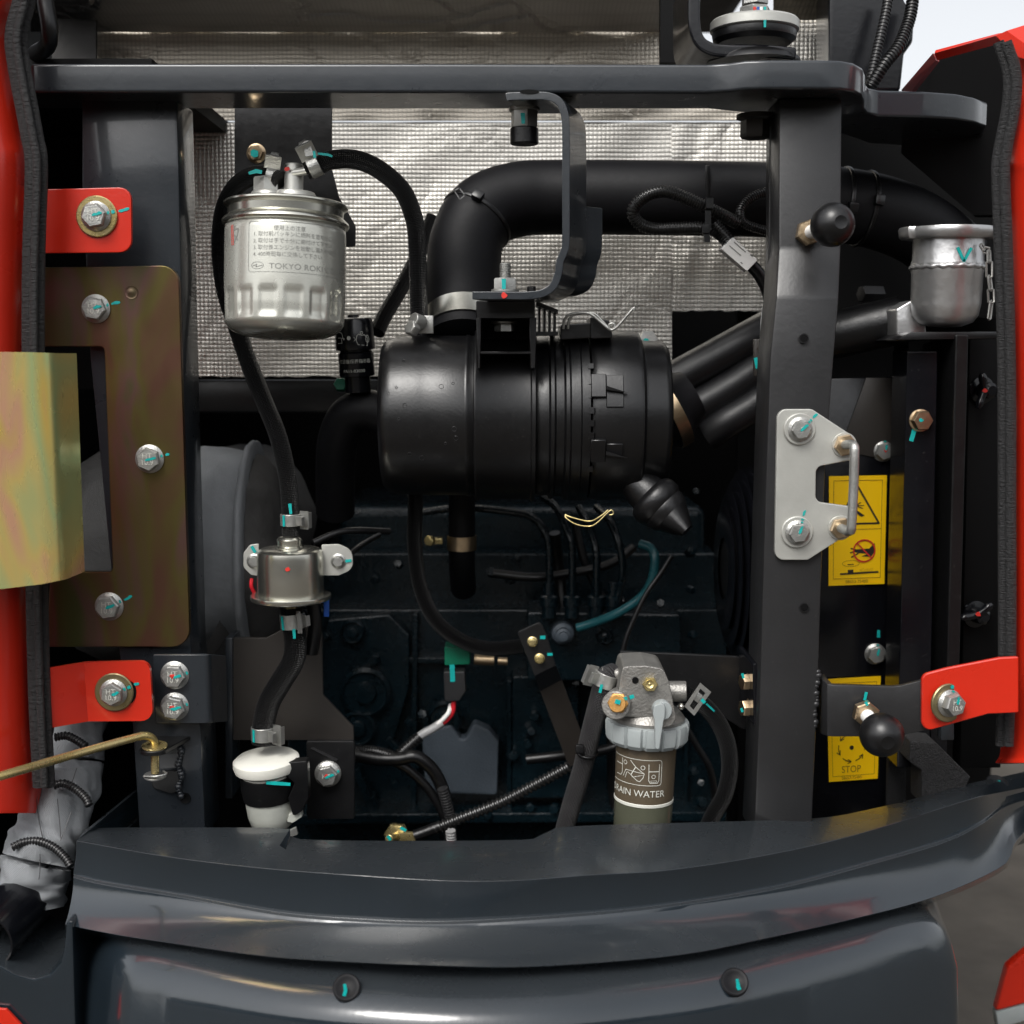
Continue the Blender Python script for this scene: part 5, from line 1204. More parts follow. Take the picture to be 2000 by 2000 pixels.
for k in range(9): line2d(bm, [(62 + k * 3, 187), (63 + k * 3, 182 - (k % 3))], 0.6, fn)
text2d(bm, '08653-75480', 56, 208, 8.5, fn, sx=1.0); ink('print', bm, 'brown_ink', t)

t, fn, fn2 = label_thing('warning_label', 'yellow label reading STOP with circling arrows behind the grey arm', [(1614, 1326), (1720, 1320), (1714, 1520), (1619, 1527)], 0.148, 104, 200)
bm = B(); line2d(bm, [(8, 10), (96, 10), (96, 190), (8, 190)], 0.9, fn, True); ink('border', bm, 'brown_ink', t)
bm = B(); fill2d(bm, circ(48, 136, 4.4, 16), fn)
for k in range(6):
    a0 = 60 * k + 12; arc = circ(48, 136, 27, 8, a0, a0 - 40); line2d(bm, arc, 1.7, fn)
    tip = Vector(arc[-1]); tang = Vector((math.sin(R(a0 - 40)), -math.cos(R(a0 - 40))))
    for s in (150, 210):
        d = Vector((tang.x * math.cos(R(s)) - tang.y * math.sin(R(s)), tang.x * math.sin(R(s)) + tang.y * math.cos(R(s)))); line2d(bm, [tuple(tip), tuple(tip + d * 8)], 1.7, fn)
ink('pictogram', bm, 'black_ink', t)
bm = B(); text2d(bm, 'STOP', 47, 184, 19, fn, sx=0.9); text2d(bm, '08657-75480', 48, 197, 8, fn); ink('lettering', bm, 'brown_ink', t)

# ------------------------------------------------------------------ coolant filler neck
t = root('filler_neck', 'shiny welded aluminium coolant filler neck with teal V mark and chain', 'filler neck', P(1845, 640, 0.09))
YN = 0.09; u = U(1845, 540, YN); O = P(1845, 634, YN); az = Vector((0, -0.02, 1)).normalized()
bm = B(); lathe(bm, O, az, [(0, -6 * u), (30 * u, -4 * u), (52 * u, 4 * u), (62 * u, 18 * u), (66 * u, 40 * u), (67 * u, 98 * u), (68.5 * u, 102 * u), (68 * u, 108 * u), (69.5 * u, 114 * u), (68.5 * u, 120 * u), (67 * u, 124 * u), (67 * u, 172 * u), (60 * u, 172 * u), (58 * u, 60 * u), (0, 58 * u)], 72); nk = mk('neck', bm, 'aluminium', t)
bm = B(); q = [O + az * (110 * u + 1.2 * u * math.sin(k * 1.3)) + Vector((math.cos(R(k * 4)) * 66.5 * u, math.sin(R(k * 4)) * 66.5 * u, 0)) for k in range(90)]; sweep(bm, q, lambda s_, i: (5.2 + 0.9 * math.sin(i * 1.57)) * u, 10, closed=True); mk('weld_bead', bm, 'aluminium', nk, sharp=70)
bm = B()
lathe(bm, O, az, [(58 * u, 164 * u), (80 * u, 164 * u), (84 * u, 168 * u), (86 * u, 182 * u), (84 * u, 186 * u), (58 * u, 186 * u)], 72, mod=lambda r, h, th: r + (9 * u if (abs(math.sin(th)) < 0.42 and r > 70 * u) else 0))
mk('rim_flange', bm, 'aluminium', t)
stroke(nk, [(1871, 484), (1883, 510)], YN - 71 * u, 6); stroke(nk, [(1883, 510), (1897, 485)], YN - 71 * u, 6)
bm = B(); plate(bm, rpoly([(1750, 604, 6), (1784, 584, 12), (1806, 600, 8), (1810, 664), (1752, 666)], 3), 0.098, 0.07, 0.004); mk('tank_end', bm, 'aluminium', t, sharp=60)
bm = B()
cl = [(1916, 478), (1922, 488), (1931, 490), (1932, 512), (1932, 540), (1935, 566), (1936, 590), (1932, 622)]
for k, ((x0, y0), (x1, y1)) in enumerate(zip(cl, cl[1:])):
    a = P(x0, y0, 0.062); c = P(x1, y1, 0.062); d = c - a; s = d.normalized().cross(Vector((0, -1, 0)) if k % 2 else Vector((0.7, -0.7, 0))) * 0.0022
    sweep(bm, [a - d * 0.08, a + s, c + s, c + d * 0.08, c - s, a - s], 0.0009, 8, closed=True)
mk('chain', bm, 'bolt_silver', t)
bm = B(); hexa(bm, P(1720, 575, 0.2), (-1, -0.3, 0), 0.008, 0.02); mk('stud', bm, 'satin_black', t)
bm = B(); hose(bm, [(1560, 650, 0.16), (1620, 655, 0.15), (1690, 640, 0.145), (1760, 625, 0.14)], 46, 28); mk('coolant_hose', bm, 'rubber', label='thick black coolant hose passing behind the right post to the filler neck', cat='hose')

# ================================================================== cab mount, top right
t = root('cab_mount', 'rubber cab mount clamped by a silver washer and marked nut', 'cab mount', P(1472, 120, 0.06))
YM = 0.055; u = U(1472, 80, YM); O = P(1472, 122, YM); az = Vector((0, 0, 1))
bm = B(); lathe(bm, O, az, [(0, -4 * u), (92 * u, -4 * u), (88 * u, 4 * u), (76 * u, 12 * u), (60 * u, 18 * u), (0, 18 * u)], 56); mk('lower_cup', bm, 'satin_black', t)
bm = B(); lathe(bm, O, az, [(0, 34 * u), (70 * u, 34 * u), (80 * u, 42 * u), (82 * u, 52 * u), (78 * u, 66 * u), (60 * u, 74 * u), (0, 74 * u)], 56); mk('rubber_cushion', bm, 'rubber', t)
bm = B(); lathe(bm, O, az, [(0, 56 * u), (82 * u, 56 * u), (86 * u, 59 * u), (86 * u, 74 * u), (82 * u, 78 * u), (40 * u, 88 * u), (0, 90 * u)], 64); mk('washer', bm, 'zinc_silver', t)
bm = B(); hexa(bm, O + az * 82 * u, az, 31 * u, 22 * u, 0.2); hexa(bm, O + az * 108 * u, az, 27 * u, 26 * u, 0.5); nu = mk('nut', bm, 'bolt_silver', t)
for x, mt in ((1474, 'red_ink'), (1481, 'blue_ink'), (1487, 'white_paint'), (1494, 'teal_ink')): stroke(nu, [(x, 14), (x, 30)], YM - 31 * u, 5, mt)
stroke(t, [(1494, 40), (1494, 52)], YM - 88 * u, 5)
t = root('mount_bracket', 'black bent flat bar holding the rubber cab mount', 'bracket', P(1450, 110, 0.06))
path = spline(PL([(1356, -60, 0.03), (1356, 0, 0.03), (1357, 50, 0.03), (1366, 78, 0.03), (1384, 92, 0.03), (1410, 98, 0.03), (1470, 98, 0.03), (1510, 100, 0.03), (1556, 104, 0.03)]), 6)
bm = B(); bar(bm, path, 24 * U(1400, 80, 0.03), Vector((0.0, 0.09, 0)), 0.002); mk('bent_bar', bm, 'gloss_black', t, sharp=45)
bm = B(); plate(bm, [(1290, -60), (1345, -60), (1345, 122), (1290, 122)], 0.16, 0.01); mk('web', bm, 'shell_black', t)
bm = B(); hexa(bm, P(1477, 236, 0.06), (0, 0, -1), 0.012, 0.013, 0.3); cyl(bm, P(1477, 232, 0.06), (0, 0, 1), 0.015, 0.003); mk('mount_bolt', bm, 'taupe_paint', label='dull hex bolt head under the cross bar below the cab mount', cat='bolt')

t = root('rear_cover', 'black plastic cover edge beside the open sky', 'cover', P(1700, 180, 0.2))
bm = B(); plate(bm, rpoly([(1619, -60), (1760, -60), (1768, 0, 10), (1788, 28, 14), (1785, 80, 20), (1768, 104, 14), (1760, 180), (1619, 180)], 0), 0.20, 0.05, 0.004); mk('shell', bm, 'gloss_black', t)
for pts, r, lab, mt in (([(1736, -20, 0.17), (1731, 20, 0.165), (1715, 90, 0.16), (1697, 170, 0.155)], 10, 'thinner of two corrugated hoses beside the open sky', 'matte_paint'), ([(1784, -10, 0.17), (1776, 38, 0.165), (1755, 90, 0.155), (1728, 125, 0.15), (1700, 170, 0.15)], 12.5, 'thicker of two corrugated hoses beside the open sky', 'rubber')):
    bm = B(); corrugated(bm, pts, r, 7, 0.2, 14); mk('corrugated_hose', bm, mt, label=lab, cat='hose')
# ================================================================== water separator
t = root('water_separator', 'cast alloy fuel water separator with amber bowl printed DRAIN WATER', 'water separator', P(1254, 1640, 0.02))
YW = 0.02; u = U(1262, 1430, YW); az = Vector((0.035, 0, 1)).normalized(); O = P(1263, 1440, YW)
bm = B(); lathe(bm, O, az, [(0, 8 * u), (59 * u, 8 * u), (59 * u, -20 * u), (57.5 * u, -118 * u), (0, -118 * u)], 64); sl = mk('sleeve', bm, 'amber_sleeve', t)
bm = B(); lathe(bm, O, az, [(0, -118 * u), (57.5 * u, -118 * u), (56.5 * u, -200 * u), (50 * u, -225 * u), (0, -230 * u)], 64); mk('bowl', bm, 'olive_bowl', t)
bm = B(); lathe(bm, O, az, [(57.6 * u, -117 * u), (58.4 * u, -118 * u), (58.4 * u, -123 * u), (57.4 * u, -124 * u)], 64); mk('white_line', bm, 'white_ink', t)
bm = B()
lathe(bm, O, az, [(58 * u, -6 * u), (74 * u, -6 * u), (80 * u, 2 * u), (82 * u, 30 * u), (80 * u, 36 * u), (66 * u, 38 * u)], 120, mod=lambda r, h, th: r - (5.0 * u if (r > 70 * u and (th * 14 / (2 * math.pi)) % 1 < 0.16) else 0))
mk('ring_nut', bm, 'grey_plastic', t, sharp=25)
hd = B()
lathe(hd, O, az, [(0, 36 * u), (71 * u, 36 * u), (72 * u, 44 * u), (66 * u, 52 * u), (60 * u, 58 * u), (0, 60 * u)], 56)
bev_ = rpoly([(1217, 1302, 8), (1262, 1300, 10), (1296, 1306, 16), (1306, 1330, 12), (1310, 1345), (1318, 1390), (1312, 1404), (1210, 1400), (1206, 1370), (1212, 1320)], 3)
plate(hd, bev_, -0.004, 0.045); bev(hd, 0.0022, 2, 45)
cyl(hd, P(1212, 1368, 0.012), (-0.25, -1, 0.1), 27 * u, 0.024, 32); cyl(hd, P(1290, 1385, 0.006), (0.05, -1, 0), 20 * u, 0.022, 32)
cyl(hd, P(1300, 1350, 0.02), (1, -0.1, 0.02), 20 * u, 0.016, 24); cyl(hd, P(1225, 1318, 0.02), (-1, 0, 0.05), 13 * u, 0.02, 24)
head = mk('cast_head', hd, 'cast_alloy', t, sharp=40)
bm = B(); hexa(bm, P(1208, 1372, -0.010), (-0.25, -1, 0.1), 20 * u, 0.004); cyl(bm, P(1207, 1373, -0.013), (-0.25, -1, 0.1), 16 * u, 0.0045, 28); mk('vent_plug', bm, 'orange_plug', head)
stroke(head, [(1203, 1370), (1210, 1372)], -0.0195, 9); stroke(head, [(1216, 1366), (1224, 1364)], -0.016, 6); stroke(head, [(1231, 1362), (1237, 1360)], -0.0135, 7)
bm = B(); hexa(bm, P(1269, 1336, -0.004), (0, -1, 0.15), 14.5 * u, 0.005); lathe(bm, P(1269, 1336, -0.0085), (0, -1, 0.15), [(9 * u, 0), (8 * u, 0.001), (3 * u, 0.0003), (0, 0.0012)], 20); mk('hex_screw', bm, 'gold_zinc', head)
bm = B(); plate(bm, circ(1241, 1329, 6.5, 18), -0.0046, 0.0004); mk('port_hole', bm, 'shell_black', head)
lv = B(); cyl(lv, P(1291, 1383, -0.012), (0.05, -1, 0), 18 * u, 0.008, 32)
plate(lv, rpoly([(1277, 1378, 8), (1300, 1372, 8), (1299, 1400), (1296, 1410), (1288, 1464, 4), (1280, 1464, 4), (1279, 1410), (1275, 1395)], 0), -0.024, 0.006); bev(lv, 0.001, 2, 50)
mk('lever', lv, 'grey_plastic', t)
bm = B(); text2d(bm, 'S', 1254, 1367, 9, lambda x, y: P(x, y, -0.0045)); text2d(bm, 'O', 1269, 1370, 11, lambda x, y: P(x, y, -0.0045)); text2d(bm, 'C', 1268, 1384, 10, lambda x, y: P(x, y, -0.0045)); line2d(bm, [(1287, 1350), (1297, 1350), (1302, 1357), (1297, 1362)], 1.5, lambda x, y: P(x, y, -0.0045)); line2d(bm, [(1290, 1340), (1303, 1333)], 1.5, lambda x, y: P(x, y, -0.0045)); ink('cast_letters', bm, 'grey_ink', head)
wa, wu, wv = frame_of(az); thw = math.atan2(-wv.y, -wu.y); sg = 1 if (wu * math.cos(thw + .3) + wv * math.sin(thw + .3)).x > 0 else -1
def wm(a, h):
    th = thw + sg * (a - 12) / 58.5; return O + wa * (-h) * u + (wu * math.cos(th) + wv * math.sin(th)) * 59.3 * u
bm = B()
line2d(bm, [(-72, 28), (-40, 28), (0, 28), (32, 28)], 1.2, wm); line2d(bm, [(-72, 78), (-40, 78), (0, 78), (32, 78)], 1.2, wm); line2d(bm, [(38, 34), (38, 72)], 1.2, wm)
line2d(bm, circ(32, 34, 6, 6, 270, 360), 1.2, wm); line2d(bm, circ(32, 72, 6, 6, 0, 90), 1.2, wm)
line2d(bm, [(12, 36), (13, 68), (16, 73), (30, 73), (33, 68), (33, 36)], 1.2, wm); line2d(bm, [(13, 50), (33, 50)], 1.6, wm); line2d(bm, circ(22, 60, 3.6, 10), 1.0, wm, True); line2d(bm, [(17, 68), (28, 68), (28, 71), (17, 71)], 0.8, wm, True)
line2d(bm, [(-24, 32), (-13, 43), (4, 55), (2, 63), (-4, 71), (-9, 70), (-22, 60), (-29, 56)], 1.2, wm); line2d(bm, [(-13, 43), (-22, 60)], 1.6, wm); line2d(bm, [(-34, 52), (-24, 52), (2, 54)], 1.0, wm); line2d(bm, [(-34, 52), (-40, 66)], 1.0, wm); line2d(bm, [(-31, 56), (-35, 68)], 1.0, wm)
line2d(bm, [(-44, 32), (-43, 60), (-47, 66), (-60, 66)], 1.2, wm); line2d(bm, [(-43, 44), (-62, 44)], 1.4, wm)
line2d(bm, circ(1, 43, 4, 8), 1.1, wm, True); line2d(bm, circ(-36, 38, 4, 8), 1.1, wm, True)
for k, s in enumerate(((-20, 64), (-14, 62), (-8, 60))): line2d(bm, [s, (s[0] + 9, s[1] - 2)], 0.7, wm)
text2d(bm, 'DRAIN WATER', -14, 101, 18.5, wm, sx=0.98); ink('printing', bm, 'white_ink', sl)
t = root('separator_hose', 'grey-flecked black braided hose dropping from the separator inlet', 'hose', P(1110, 1600, 0.05), 'separator hoses')
bm = B(); hose(bm, [(1200, 1314, 0.025), (1184, 1322, 0.02), (1176, 1345, 0.02), (1166, 1385, 0.025), (1152, 1440, 0.035), (1138, 1500, 0.05), (1120, 1560, 0.065), (1103, 1620, 0.08)], 20, 20, 10); mk('tube', bm, 'grey_braid', t)
spring_clamp(t, P(1182, 1328, 0.02), (P(1174, 1350, 0.02) - P(1186, 1320, 0.02)), 21 * u, 0.011, (-0.8, -0.5, 0.6), 0.008, False)
stroke(t, [(1175, 1338), (1172, 1352)], 0.009, 6); 
bm = B(); ring_bm(bm, P(1146, 1466, 0.04), (P(1138, 1500, 0.05) - P(1152, 1440, 0.035)), 20.5 * u, 0.0012); box(bm, P(1132, 1463, 0.03), (0.006, 0.004, 0.007), None, 0.0006); mk('cable_tie', bm, 'plastic', t)
t = root('separator_hose', 'black braided hose curving down from the separator outlet clamp', 'hose', P(1390, 1600, 0.04), 'separator hoses')
bm = B(); hose(bm, [(1330, 1352, 0.022), (1360, 1368, 0.02), (1385, 1388, 0.022), (1408, 1420, 0.027), (1422, 1460, 0.032), (1425, 1505, 0.037), (1415, 1552, 0.043), (1394, 1590, 0.05), (1375, 1630, 0.055)], 17, 20, 10); mk('tube', bm, 'braid', t)
bm = B(); fr_ = rpoly([(1368, 1334), (1389, 1352), (1356, 1398), (1337, 1380)], 3); hole = [(1366, 1346), (1377, 1356), (1355, 1386), (1344, 1376)]
fnc = lambda x, y: P(x, y, 0.004)
oc = [(1368, 1334), (1389, 1352), (1356, 1398), (1337, 1380)]; ic = [(1368, 1345), (1378, 1354), (1355, 1387), (1347, 1379)]
for k in range(4): prism(bm, [P(x, y, -0.004) for x, y in (oc[k], oc[(k + 1) % 4], ic[(k + 1) % 4], ic[k])], Vector((0, 0.0012, 0)))
mk('spring_clamp', bm, 'bolt_silver', t)
bm = B(); plate(bm, [(1364, 1352), (1374, 1360), (1364, 1374), (1354, 1366)], -0.002, 0.002, 0.0003); mk('clamp_tongue', bm, 'bolt_silver', t)
bm = B(); bmesh.ops.create_icosphere(bm, subdivisions=2, radius=0.0026, matrix=Matrix.Translation(P(1331, 1380, 0.006))); mk('clamp_ball', bm, 'silver', t)
stroke(t, [(1371, 1367), (1376, 1372)], -0.0045, 6); stroke(t, [(1380, 1375), (1395, 1389)], 0.0105, 4)
t = root('separator_bracket', 'dark steel bracket behind the separator with two gold bolts at the post', 'bracket', P(1400, 1440, 0.06))
bm = B(); plate(bm, rpoly([(1210, 1272), (1440, 1282), (1478, 1300, 20), (1482, 1420, 10), (1450, 1425), (1380, 1380), (1300, 1370)], 0), 0.075, 0.005, 0.001); mk('plate', bm, 'satin_black', t)
bm = B(); plate(bm, rpoly([(1470, 1296, 8), (1482, 1296, 8), (1482, 1420, 6), (1472, 1420, 6)], 0), 0.01, 0.06, 0.001); mk('flange', bm, 'gloss_black', t)
for y in (1331, 1382): bolt(t, 1472, y, 0.03, 20, n=(-1, -0.25, 0), material='copper_zinc', washer=22, wmat='bolt_silver', hgt=0.9)
stroke(t, [(1450, 1316), (1452, 1324)], 0.02, 5); stroke(t, [(1448, 1384), (1450, 1390)], 0.02, 5)

# ================================================================== engine
en = root('engine', 'dark teal painted diesel engine block deep in the bay', 'engine', P(900, 1660, 0.35))
YE = 0.30
def ep(name, poly, Y, th, b_=0.002, m='engine_paint', r=6):
    bm = B(); plate(bm, rpoly(poly, r), Y, th, b_); return mk(name, bm, m, en)
ep('block', [(560, 1190), (1420, 1190), (1420, 1700), (560, 1700)], 0.30, 0.30, 0.006)
ep('cylinder_head', [(620, 1080), (1400, 1080), (1400, 1200), (620, 1200)], 0.33, 0.25, 0.006)
ep('rocker_cover', [(660, 990), (1380, 990), (1380, 1085), (660, 1085)], 0.36, 0.2, 0.02, 'engine_paint', 20)
ep('crankcase_wall', [(610, 1330), (640, 1210), (760, 1200), (800, 1240), (800, 1340), (760, 1480), (640, 1480)], 0.285, 0.02, 0.004)
ep('front_plate', [(822, 1430), (880, 1415), (905, 1450), (925, 1412), (955, 1425), (975, 1450), (972, 1555), (830, 1550)], 0.272, 0.02, 0.004, 'engine_light', 8)
ep('injection_pump_body', [(1030, 1195), (1330, 1200), (1330, 1330), (1030, 1330)], 0.235, 0.06, 0.008)
ep('pump_flange', [(1000, 1320), (1130, 1320), (1130, 1560), (1000, 1560)], 0.27, 0.03, 0.005)
ep('oil_pan_rail', [(560, 1590), (1420, 1585), (1420, 1606), (560, 1612)], 0.262, 0.05, 0.003)
ep('front_rib', [(806, 1200), (816, 1200), (812, 1600), (802, 1600)], 0.285, 0.02, 0.002, r=2)
ep('front_rib', [(990, 1330), (999, 1330), (999, 1600), (990, 1600)], 0.275, 0.02, 0.002, r=2)
ep('front_rib', [(630, 1282), (900, 1286), (900, 1297), (630, 1294)], 0.288, 0.014, 0.002, r=2)
ep('front_rib', [(760, 1440), (820, 1500), (812, 1508), (752, 1450)], 0.28, 0.02, 0.002, r=2)
ep('front_rib', [(700, 1500), (725, 1560), (740, 1600), (728, 1600), (712, 1565), (690, 1510)], 0.275, 0.02, 0.002, r=2)
ep('front_rib', [(730, 1555), (745, 1600), (735, 1600), (722, 1560)], 0.27, 0.02, 0.002, r=2)
for k in range(5): ep('casting_rib', [(1200 + k * 34, 1320), (1208 + k * 34, 1320), (1208 + k * 34, 1590), (1200 + k * 34, 1590)], 0.29, 0.02, 0.002, r=2)
for (x, y, r) in ((715, 1350, 50), (690, 1232, 24), (1099, 1235, 22), (870, 1400, 34), (1180, 1240, 16), (700, 1420, 36)):
    bm = B(); uu = U(x, y, 0.28); lathe(bm, P(x, y, 0.284 if x < 1000 else 0.234), (0, -1, 0), [(r * uu, 0), (r * uu, 0.006), (r * uu * 0.86, 0.009), (r * uu * 0.8, 0.006), (r * uu * 0.45, 0.006), (r * uu * 0.4, 0.010), (0, 0.011)], 36); mk('boss', bm, 'engine_paint' if x != 1099 else 'engine_light', en)
rnd = random.Random(4)
for x, y in ((640, 1240), (735, 1290), (770, 1530), (650, 1560), (668, 1590), (828, 1395), (798, 1410), (1030, 1450), (1032, 1430), (998, 1475), (1035, 1575), (1085, 1577), (1130, 1333), (1110, 1320), (1045, 1395), (1290, 1180), (1345, 1150), (1350, 1240), (1400, 1110), (1345, 1080), (1000, 1130), (960, 1120), (735, 1130), (780, 1105), (1072, 1200), (1117, 1200), (1164, 1200), (1010, 1090), (1215, 1175), (1330, 1020), (1360, 960), (880, 1585), (960, 1590), (1370, 1530), (1365, 1565), (1350, 1505)):
    bm = B(); Yb_ = 0.262 if y > 1300 else 0.228 if x > 1040 and y < 1340 else 0.28
    hexa(bm, P(x, y, Yb_ + 0.005), (rnd.uniform(-0.4, 0.4), -1, rnd.uniform(-0.1, 0.5)), rnd.uniform(7, 11) * 0.0005, 0.009, rnd.uniform(0, 1)); mk('engine_bolt', bm, 'engine_paint', en)
for k, pts in enumerate(([(800, 1004, 0.24), (900, 992, 0.235), (1000, 1000, 0.23), (1041, 1012, 0.225), (1066, 1045, 0.22), (1073, 1090, 0.22), (1072, 1196, 0.225)],
            [(1060, 970, 0.24), (1085, 990, 0.23), (1105, 1030, 0.22), (1117, 1075, 0.215), (1117, 1196, 0.22)],
            [(1130, 990, 0.24), (1150, 1027, 0.225), (1164, 1075, 0.215), (1165, 1120, 0.215), (1164, 1196, 0.22)],
            [(1165, 990, 0.24), (1190, 1016, 0.22), (1208, 1060, 0.21), (1216, 1110, 0.21), (1210, 1150, 0.215), (1198, 1196, 0.22)])):
    bm = B(); hose(bm, pts, 7.5, 12, 10); mk('injection_pipe', bm, 'engine_paint', en)
    x, y, _ = pts[-1]
    bm = B(); lathe(bm, P(x, 1205, 0.222), (0, 0, 1), [(0, 0), (16 * ua, 0), (16 * ua, 24 * ua), (20 * ua, 26 * ua), (20 * ua, 46 * ua), (13 * ua, 50 * ua), (13 * ua, 78 * ua), (0, 80 * ua)], 12); mk('delivery_valve', bm, 'engine_paint', en)
mat('teal_pipe', (0.012, 0.085, 0.10), 0.3, 0, 0.15, 40, dust=0.1)
bm = B(); hose(bm, [(1250, 1062, 0.19), (1270, 1070, 0.185), (1279, 1092, 0.18), (1272, 1135, 0.18), (1250, 1168, 0.185), (1205, 1198, 0.19), (1160, 1216, 0.2), (1128, 1226, 0.205)], 9, 14, 10); mk('return_pipe', bm, 'teal_pipe', en)
bm = B(); uu = U(1099, 1235, .2); lathe(bm, P(1099, 1235, 0.215), (0, -1, 0), [(21 * uu, 0), (21 * uu, 0.006), (14 * uu, 0.008), (14 * uu, 0.014), (9 * uu, 0.015), (9 * uu, 0.020), (0, 0.021)], 24); mk('banjo_bolt', bm, 'engine_light', en)
# fan pulley and belt grooves
t = root('fan_pulley', 'grooved glossy black fan pulley partly hidden by the right post', 'pulley', P(1450, 1300, 0.2))
O = P(1440, 1110, 0.14); u = U(1445, 1110, 0.14)
for k, (x, r) in enumerate(((-28, 120), (-19, 150), (-9, 172), (2, 190), (16, 196), (30, 196), (44, 190))):
    bm = B(); lathe(bm, O + Vector((x * u, 0, 0)), (1, 0, 0), [(r * 0.5 * u, 0), (r * u, 0), ((r + 3) * u, 1.5 * u), (r * u, 4 * u), (r * 0.5 * u, 4 * u)], 72); mk('groove_rim', bm, 'gloss_black', t)
bm = B(); lathe(bm, O, (1, 0, 0), [(0, -24 * u), (100 * u, -24 * u), (130 * u, 0), (130 * u, 50 * u), (0, 50 * u)], 48); mk('hub', bm, 'satin_black', t)

# breather hose, clamp, strap
t = root('breather_hose', 'black hose sagging from the air cleaner to the slotted strap bracket', 'hose', P(900, 1260, 0.2))
bm = B(); hose(bm, [(812, 940, 0.15), (811, 1000, 0.155), (810, 1067, 0.16), (822, 1150, 0.165), (852, 1213, 0.17), (902, 1252, 0.172), (958, 1267, 0.172), (1020, 1262, 0.172)], 15, 18, 10); mk('tube', bm, 'braid', t)
t = root('riser_pipe', 'dark upright pipe with copper band clamp under the air cleaner', 'pipe', P(900, 1190, 0.22))
bm = B(); hose(bm, [(902, 950, 0.21), (902, 1040, 0.21), (902, 1100, 0.22), (905, 1150, 0.25)], 26, 24); mk('pipe', bm, 'matte_rubber', t)
O = P(902, 1060, 0.21); u = U(902, 1060, .21)
bm = B(); band(bm, O, (0, 0, 1), 27 * u, 28 * u, 0.001, 48); bc = mk('band_clamp', bm, 'copper_zinc', t)
bm = B(); hexa(bm, P(842, 1056, 0.2), (-0.4, -1, 0.1), 0.0052, 0.006); box(bm, P(852, 1056, 0.21), (0.012, 0.008, 0.006), None, 0.001); mk('clamp_screw', bm, 'gold_zinc', bc)
t = root('strap_bracket', 'slanting black strap bracket with two small gold screws', 'bracket', P(1110, 1490, 0.14))
bm = B(); plate(bm, rpoly([(1010, 1235, 5), (1056, 1214, 8), (1068, 1240), (1086, 1300, 5), (1044, 1321)], 0), 0.145, 0.004, 0.0008); mk('head', bm, 'satin_black', t)
bm = B(); prism(bm, PL([(1044, 1321, 0.145), (1086, 1300, 0.145), (1097, 1328, 0.165), (1055, 1350, 0.165)]), Vector((0, 0.004, 0))); mk('step', bm, 'frame_paint', t)
bm = B(); prism(bm, PL([(1055, 1350, 0.165), (1097, 1328, 0.165), (1150, 1470, 0.19), (1112, 1500, 0.19)]), Vector((0, 0.004, 0))); mk('strap', bm, 'taupe_paint', t)
for x, y in ((1040, 1253), (1054, 1286)):
    bm = B(); lathe(bm, P(x, y, 0.145), (0, -1, 0), [(0, 0), (0.0046, 0), (0.0046, 0.001), (0.0034, 0.0016), (0.0034, 0.0055), (0.002, 0.006), (0, 0.0058)], 20); s_ = mk('screw', bm, 'gold_zinc', t)
    stroke(t, [(x + 16, y - 8), (x + 24, y - 8)], 0.144, 6)
bm = B(); hose(bm, [(1312, 1085, 0.12), (1290, 1120, 0.12), (1262, 1160, 0.12), (1240, 1205, 0.12), (1222, 1250, 0.12), (1212, 1298, 0.12)], 5, 10); mk('thin_cable', bm, 'rubber', label='thin black cable slanting down behind the separator head', cat='cable')
# starter lead: corrugated conduit in the sump area
t = root('harness_conduit', 'black corrugated conduit rising from a gold terminal to the separator hose', 'conduit', P(900, 1630, 0.12))
bm = B(); corrugated(bm, [(850, 1618, 0.12), (900, 1598, 0.12), (976, 1568, 0.12), (1050, 1530, 0.12), (1112, 1497, 0.12)], 11.5, 9.5, 0.25, 14); mk('conduit', bm, 'conduit', t)
bm = B(); hose(bm, [(810, 1632, 0.12), (830, 1625, 0.12), (858, 1614, 0.12)], 11, 14); mk('boot', bm, 'rubber', t)
bm = B(); hexa(bm, P(778, 1630, 0.13), (-0.3, -1, 0.2), 0.011, 0.008); cyl(bm, P(778, 1630, 0.125), (-0.3, -1, 0.2), 0.0035, 0.022); box(bm, P(795, 1633, 0.12), (0.016, 0.004, 0.007), None, 0.0008); tm = mk('terminal', bm, 'gold_zinc', t)
stroke(tm, [(783, 1617), (792, 1622)], 0.10, 6); stroke(tm, [(758, 1634), (762, 1640)], 0.10, 6)
# sender with green plug and wires
t = root('sender_unit', 'green capped sender with gold body above a black plug', 'sender', P(900, 1310, 0.19))
bm = B(); plate(bm, rpoly([(868, 1262), (918, 1270), (918, 1298), (868, 1300)], 3), 0.19, 0.02, 0.002); mk('cap', bm, 'green_plastic', t)
bm = B(); cyl(bm, P(926, 1288, 0.2), (1, 0, -0.05), 12 * ua, 44 * ua, 24); cyl(bm, P(972, 1291, 0.2), (1, 0, -0.05), 9 * ua, 22 * ua, 16); mk('body', bm, 'copper_zinc', t)
bm = B(); plate(bm, rpoly([(866, 1312), (908, 1312), (910, 1350), (897, 1370), (868, 1370)], 3), 0.18, 0.016, 0.002); pg = mk('plug', bm, 'matte_paint', t)
stroke(pg, [(883, 1300), (884, 1330)], 0.179, 9)
bm = B(); hose(bm, [(886, 1370, 0.186), (884, 1390, 0.185), (874, 1405, 0.184), (862, 1414, 0.182)], 5, 10); mk('red_wire', bm, 'wire_red', t)
bm = B(); hose(bm, [(880, 1376, 0.19), (876, 1392, 0.182), (862, 1408, 0.18), (850, 1418, 0.18)], 4.5, 10); mk('white_wire', bm, 'white_paint', t)
bm = B(); hose(bm, [(864, 1411, 0.182), (842, 1425, 0.18), (822, 1436, 0.178), (800, 1456, 0.175)], 8.5, 12); mk('grey_sleeve', bm, 'wire_grey', t)
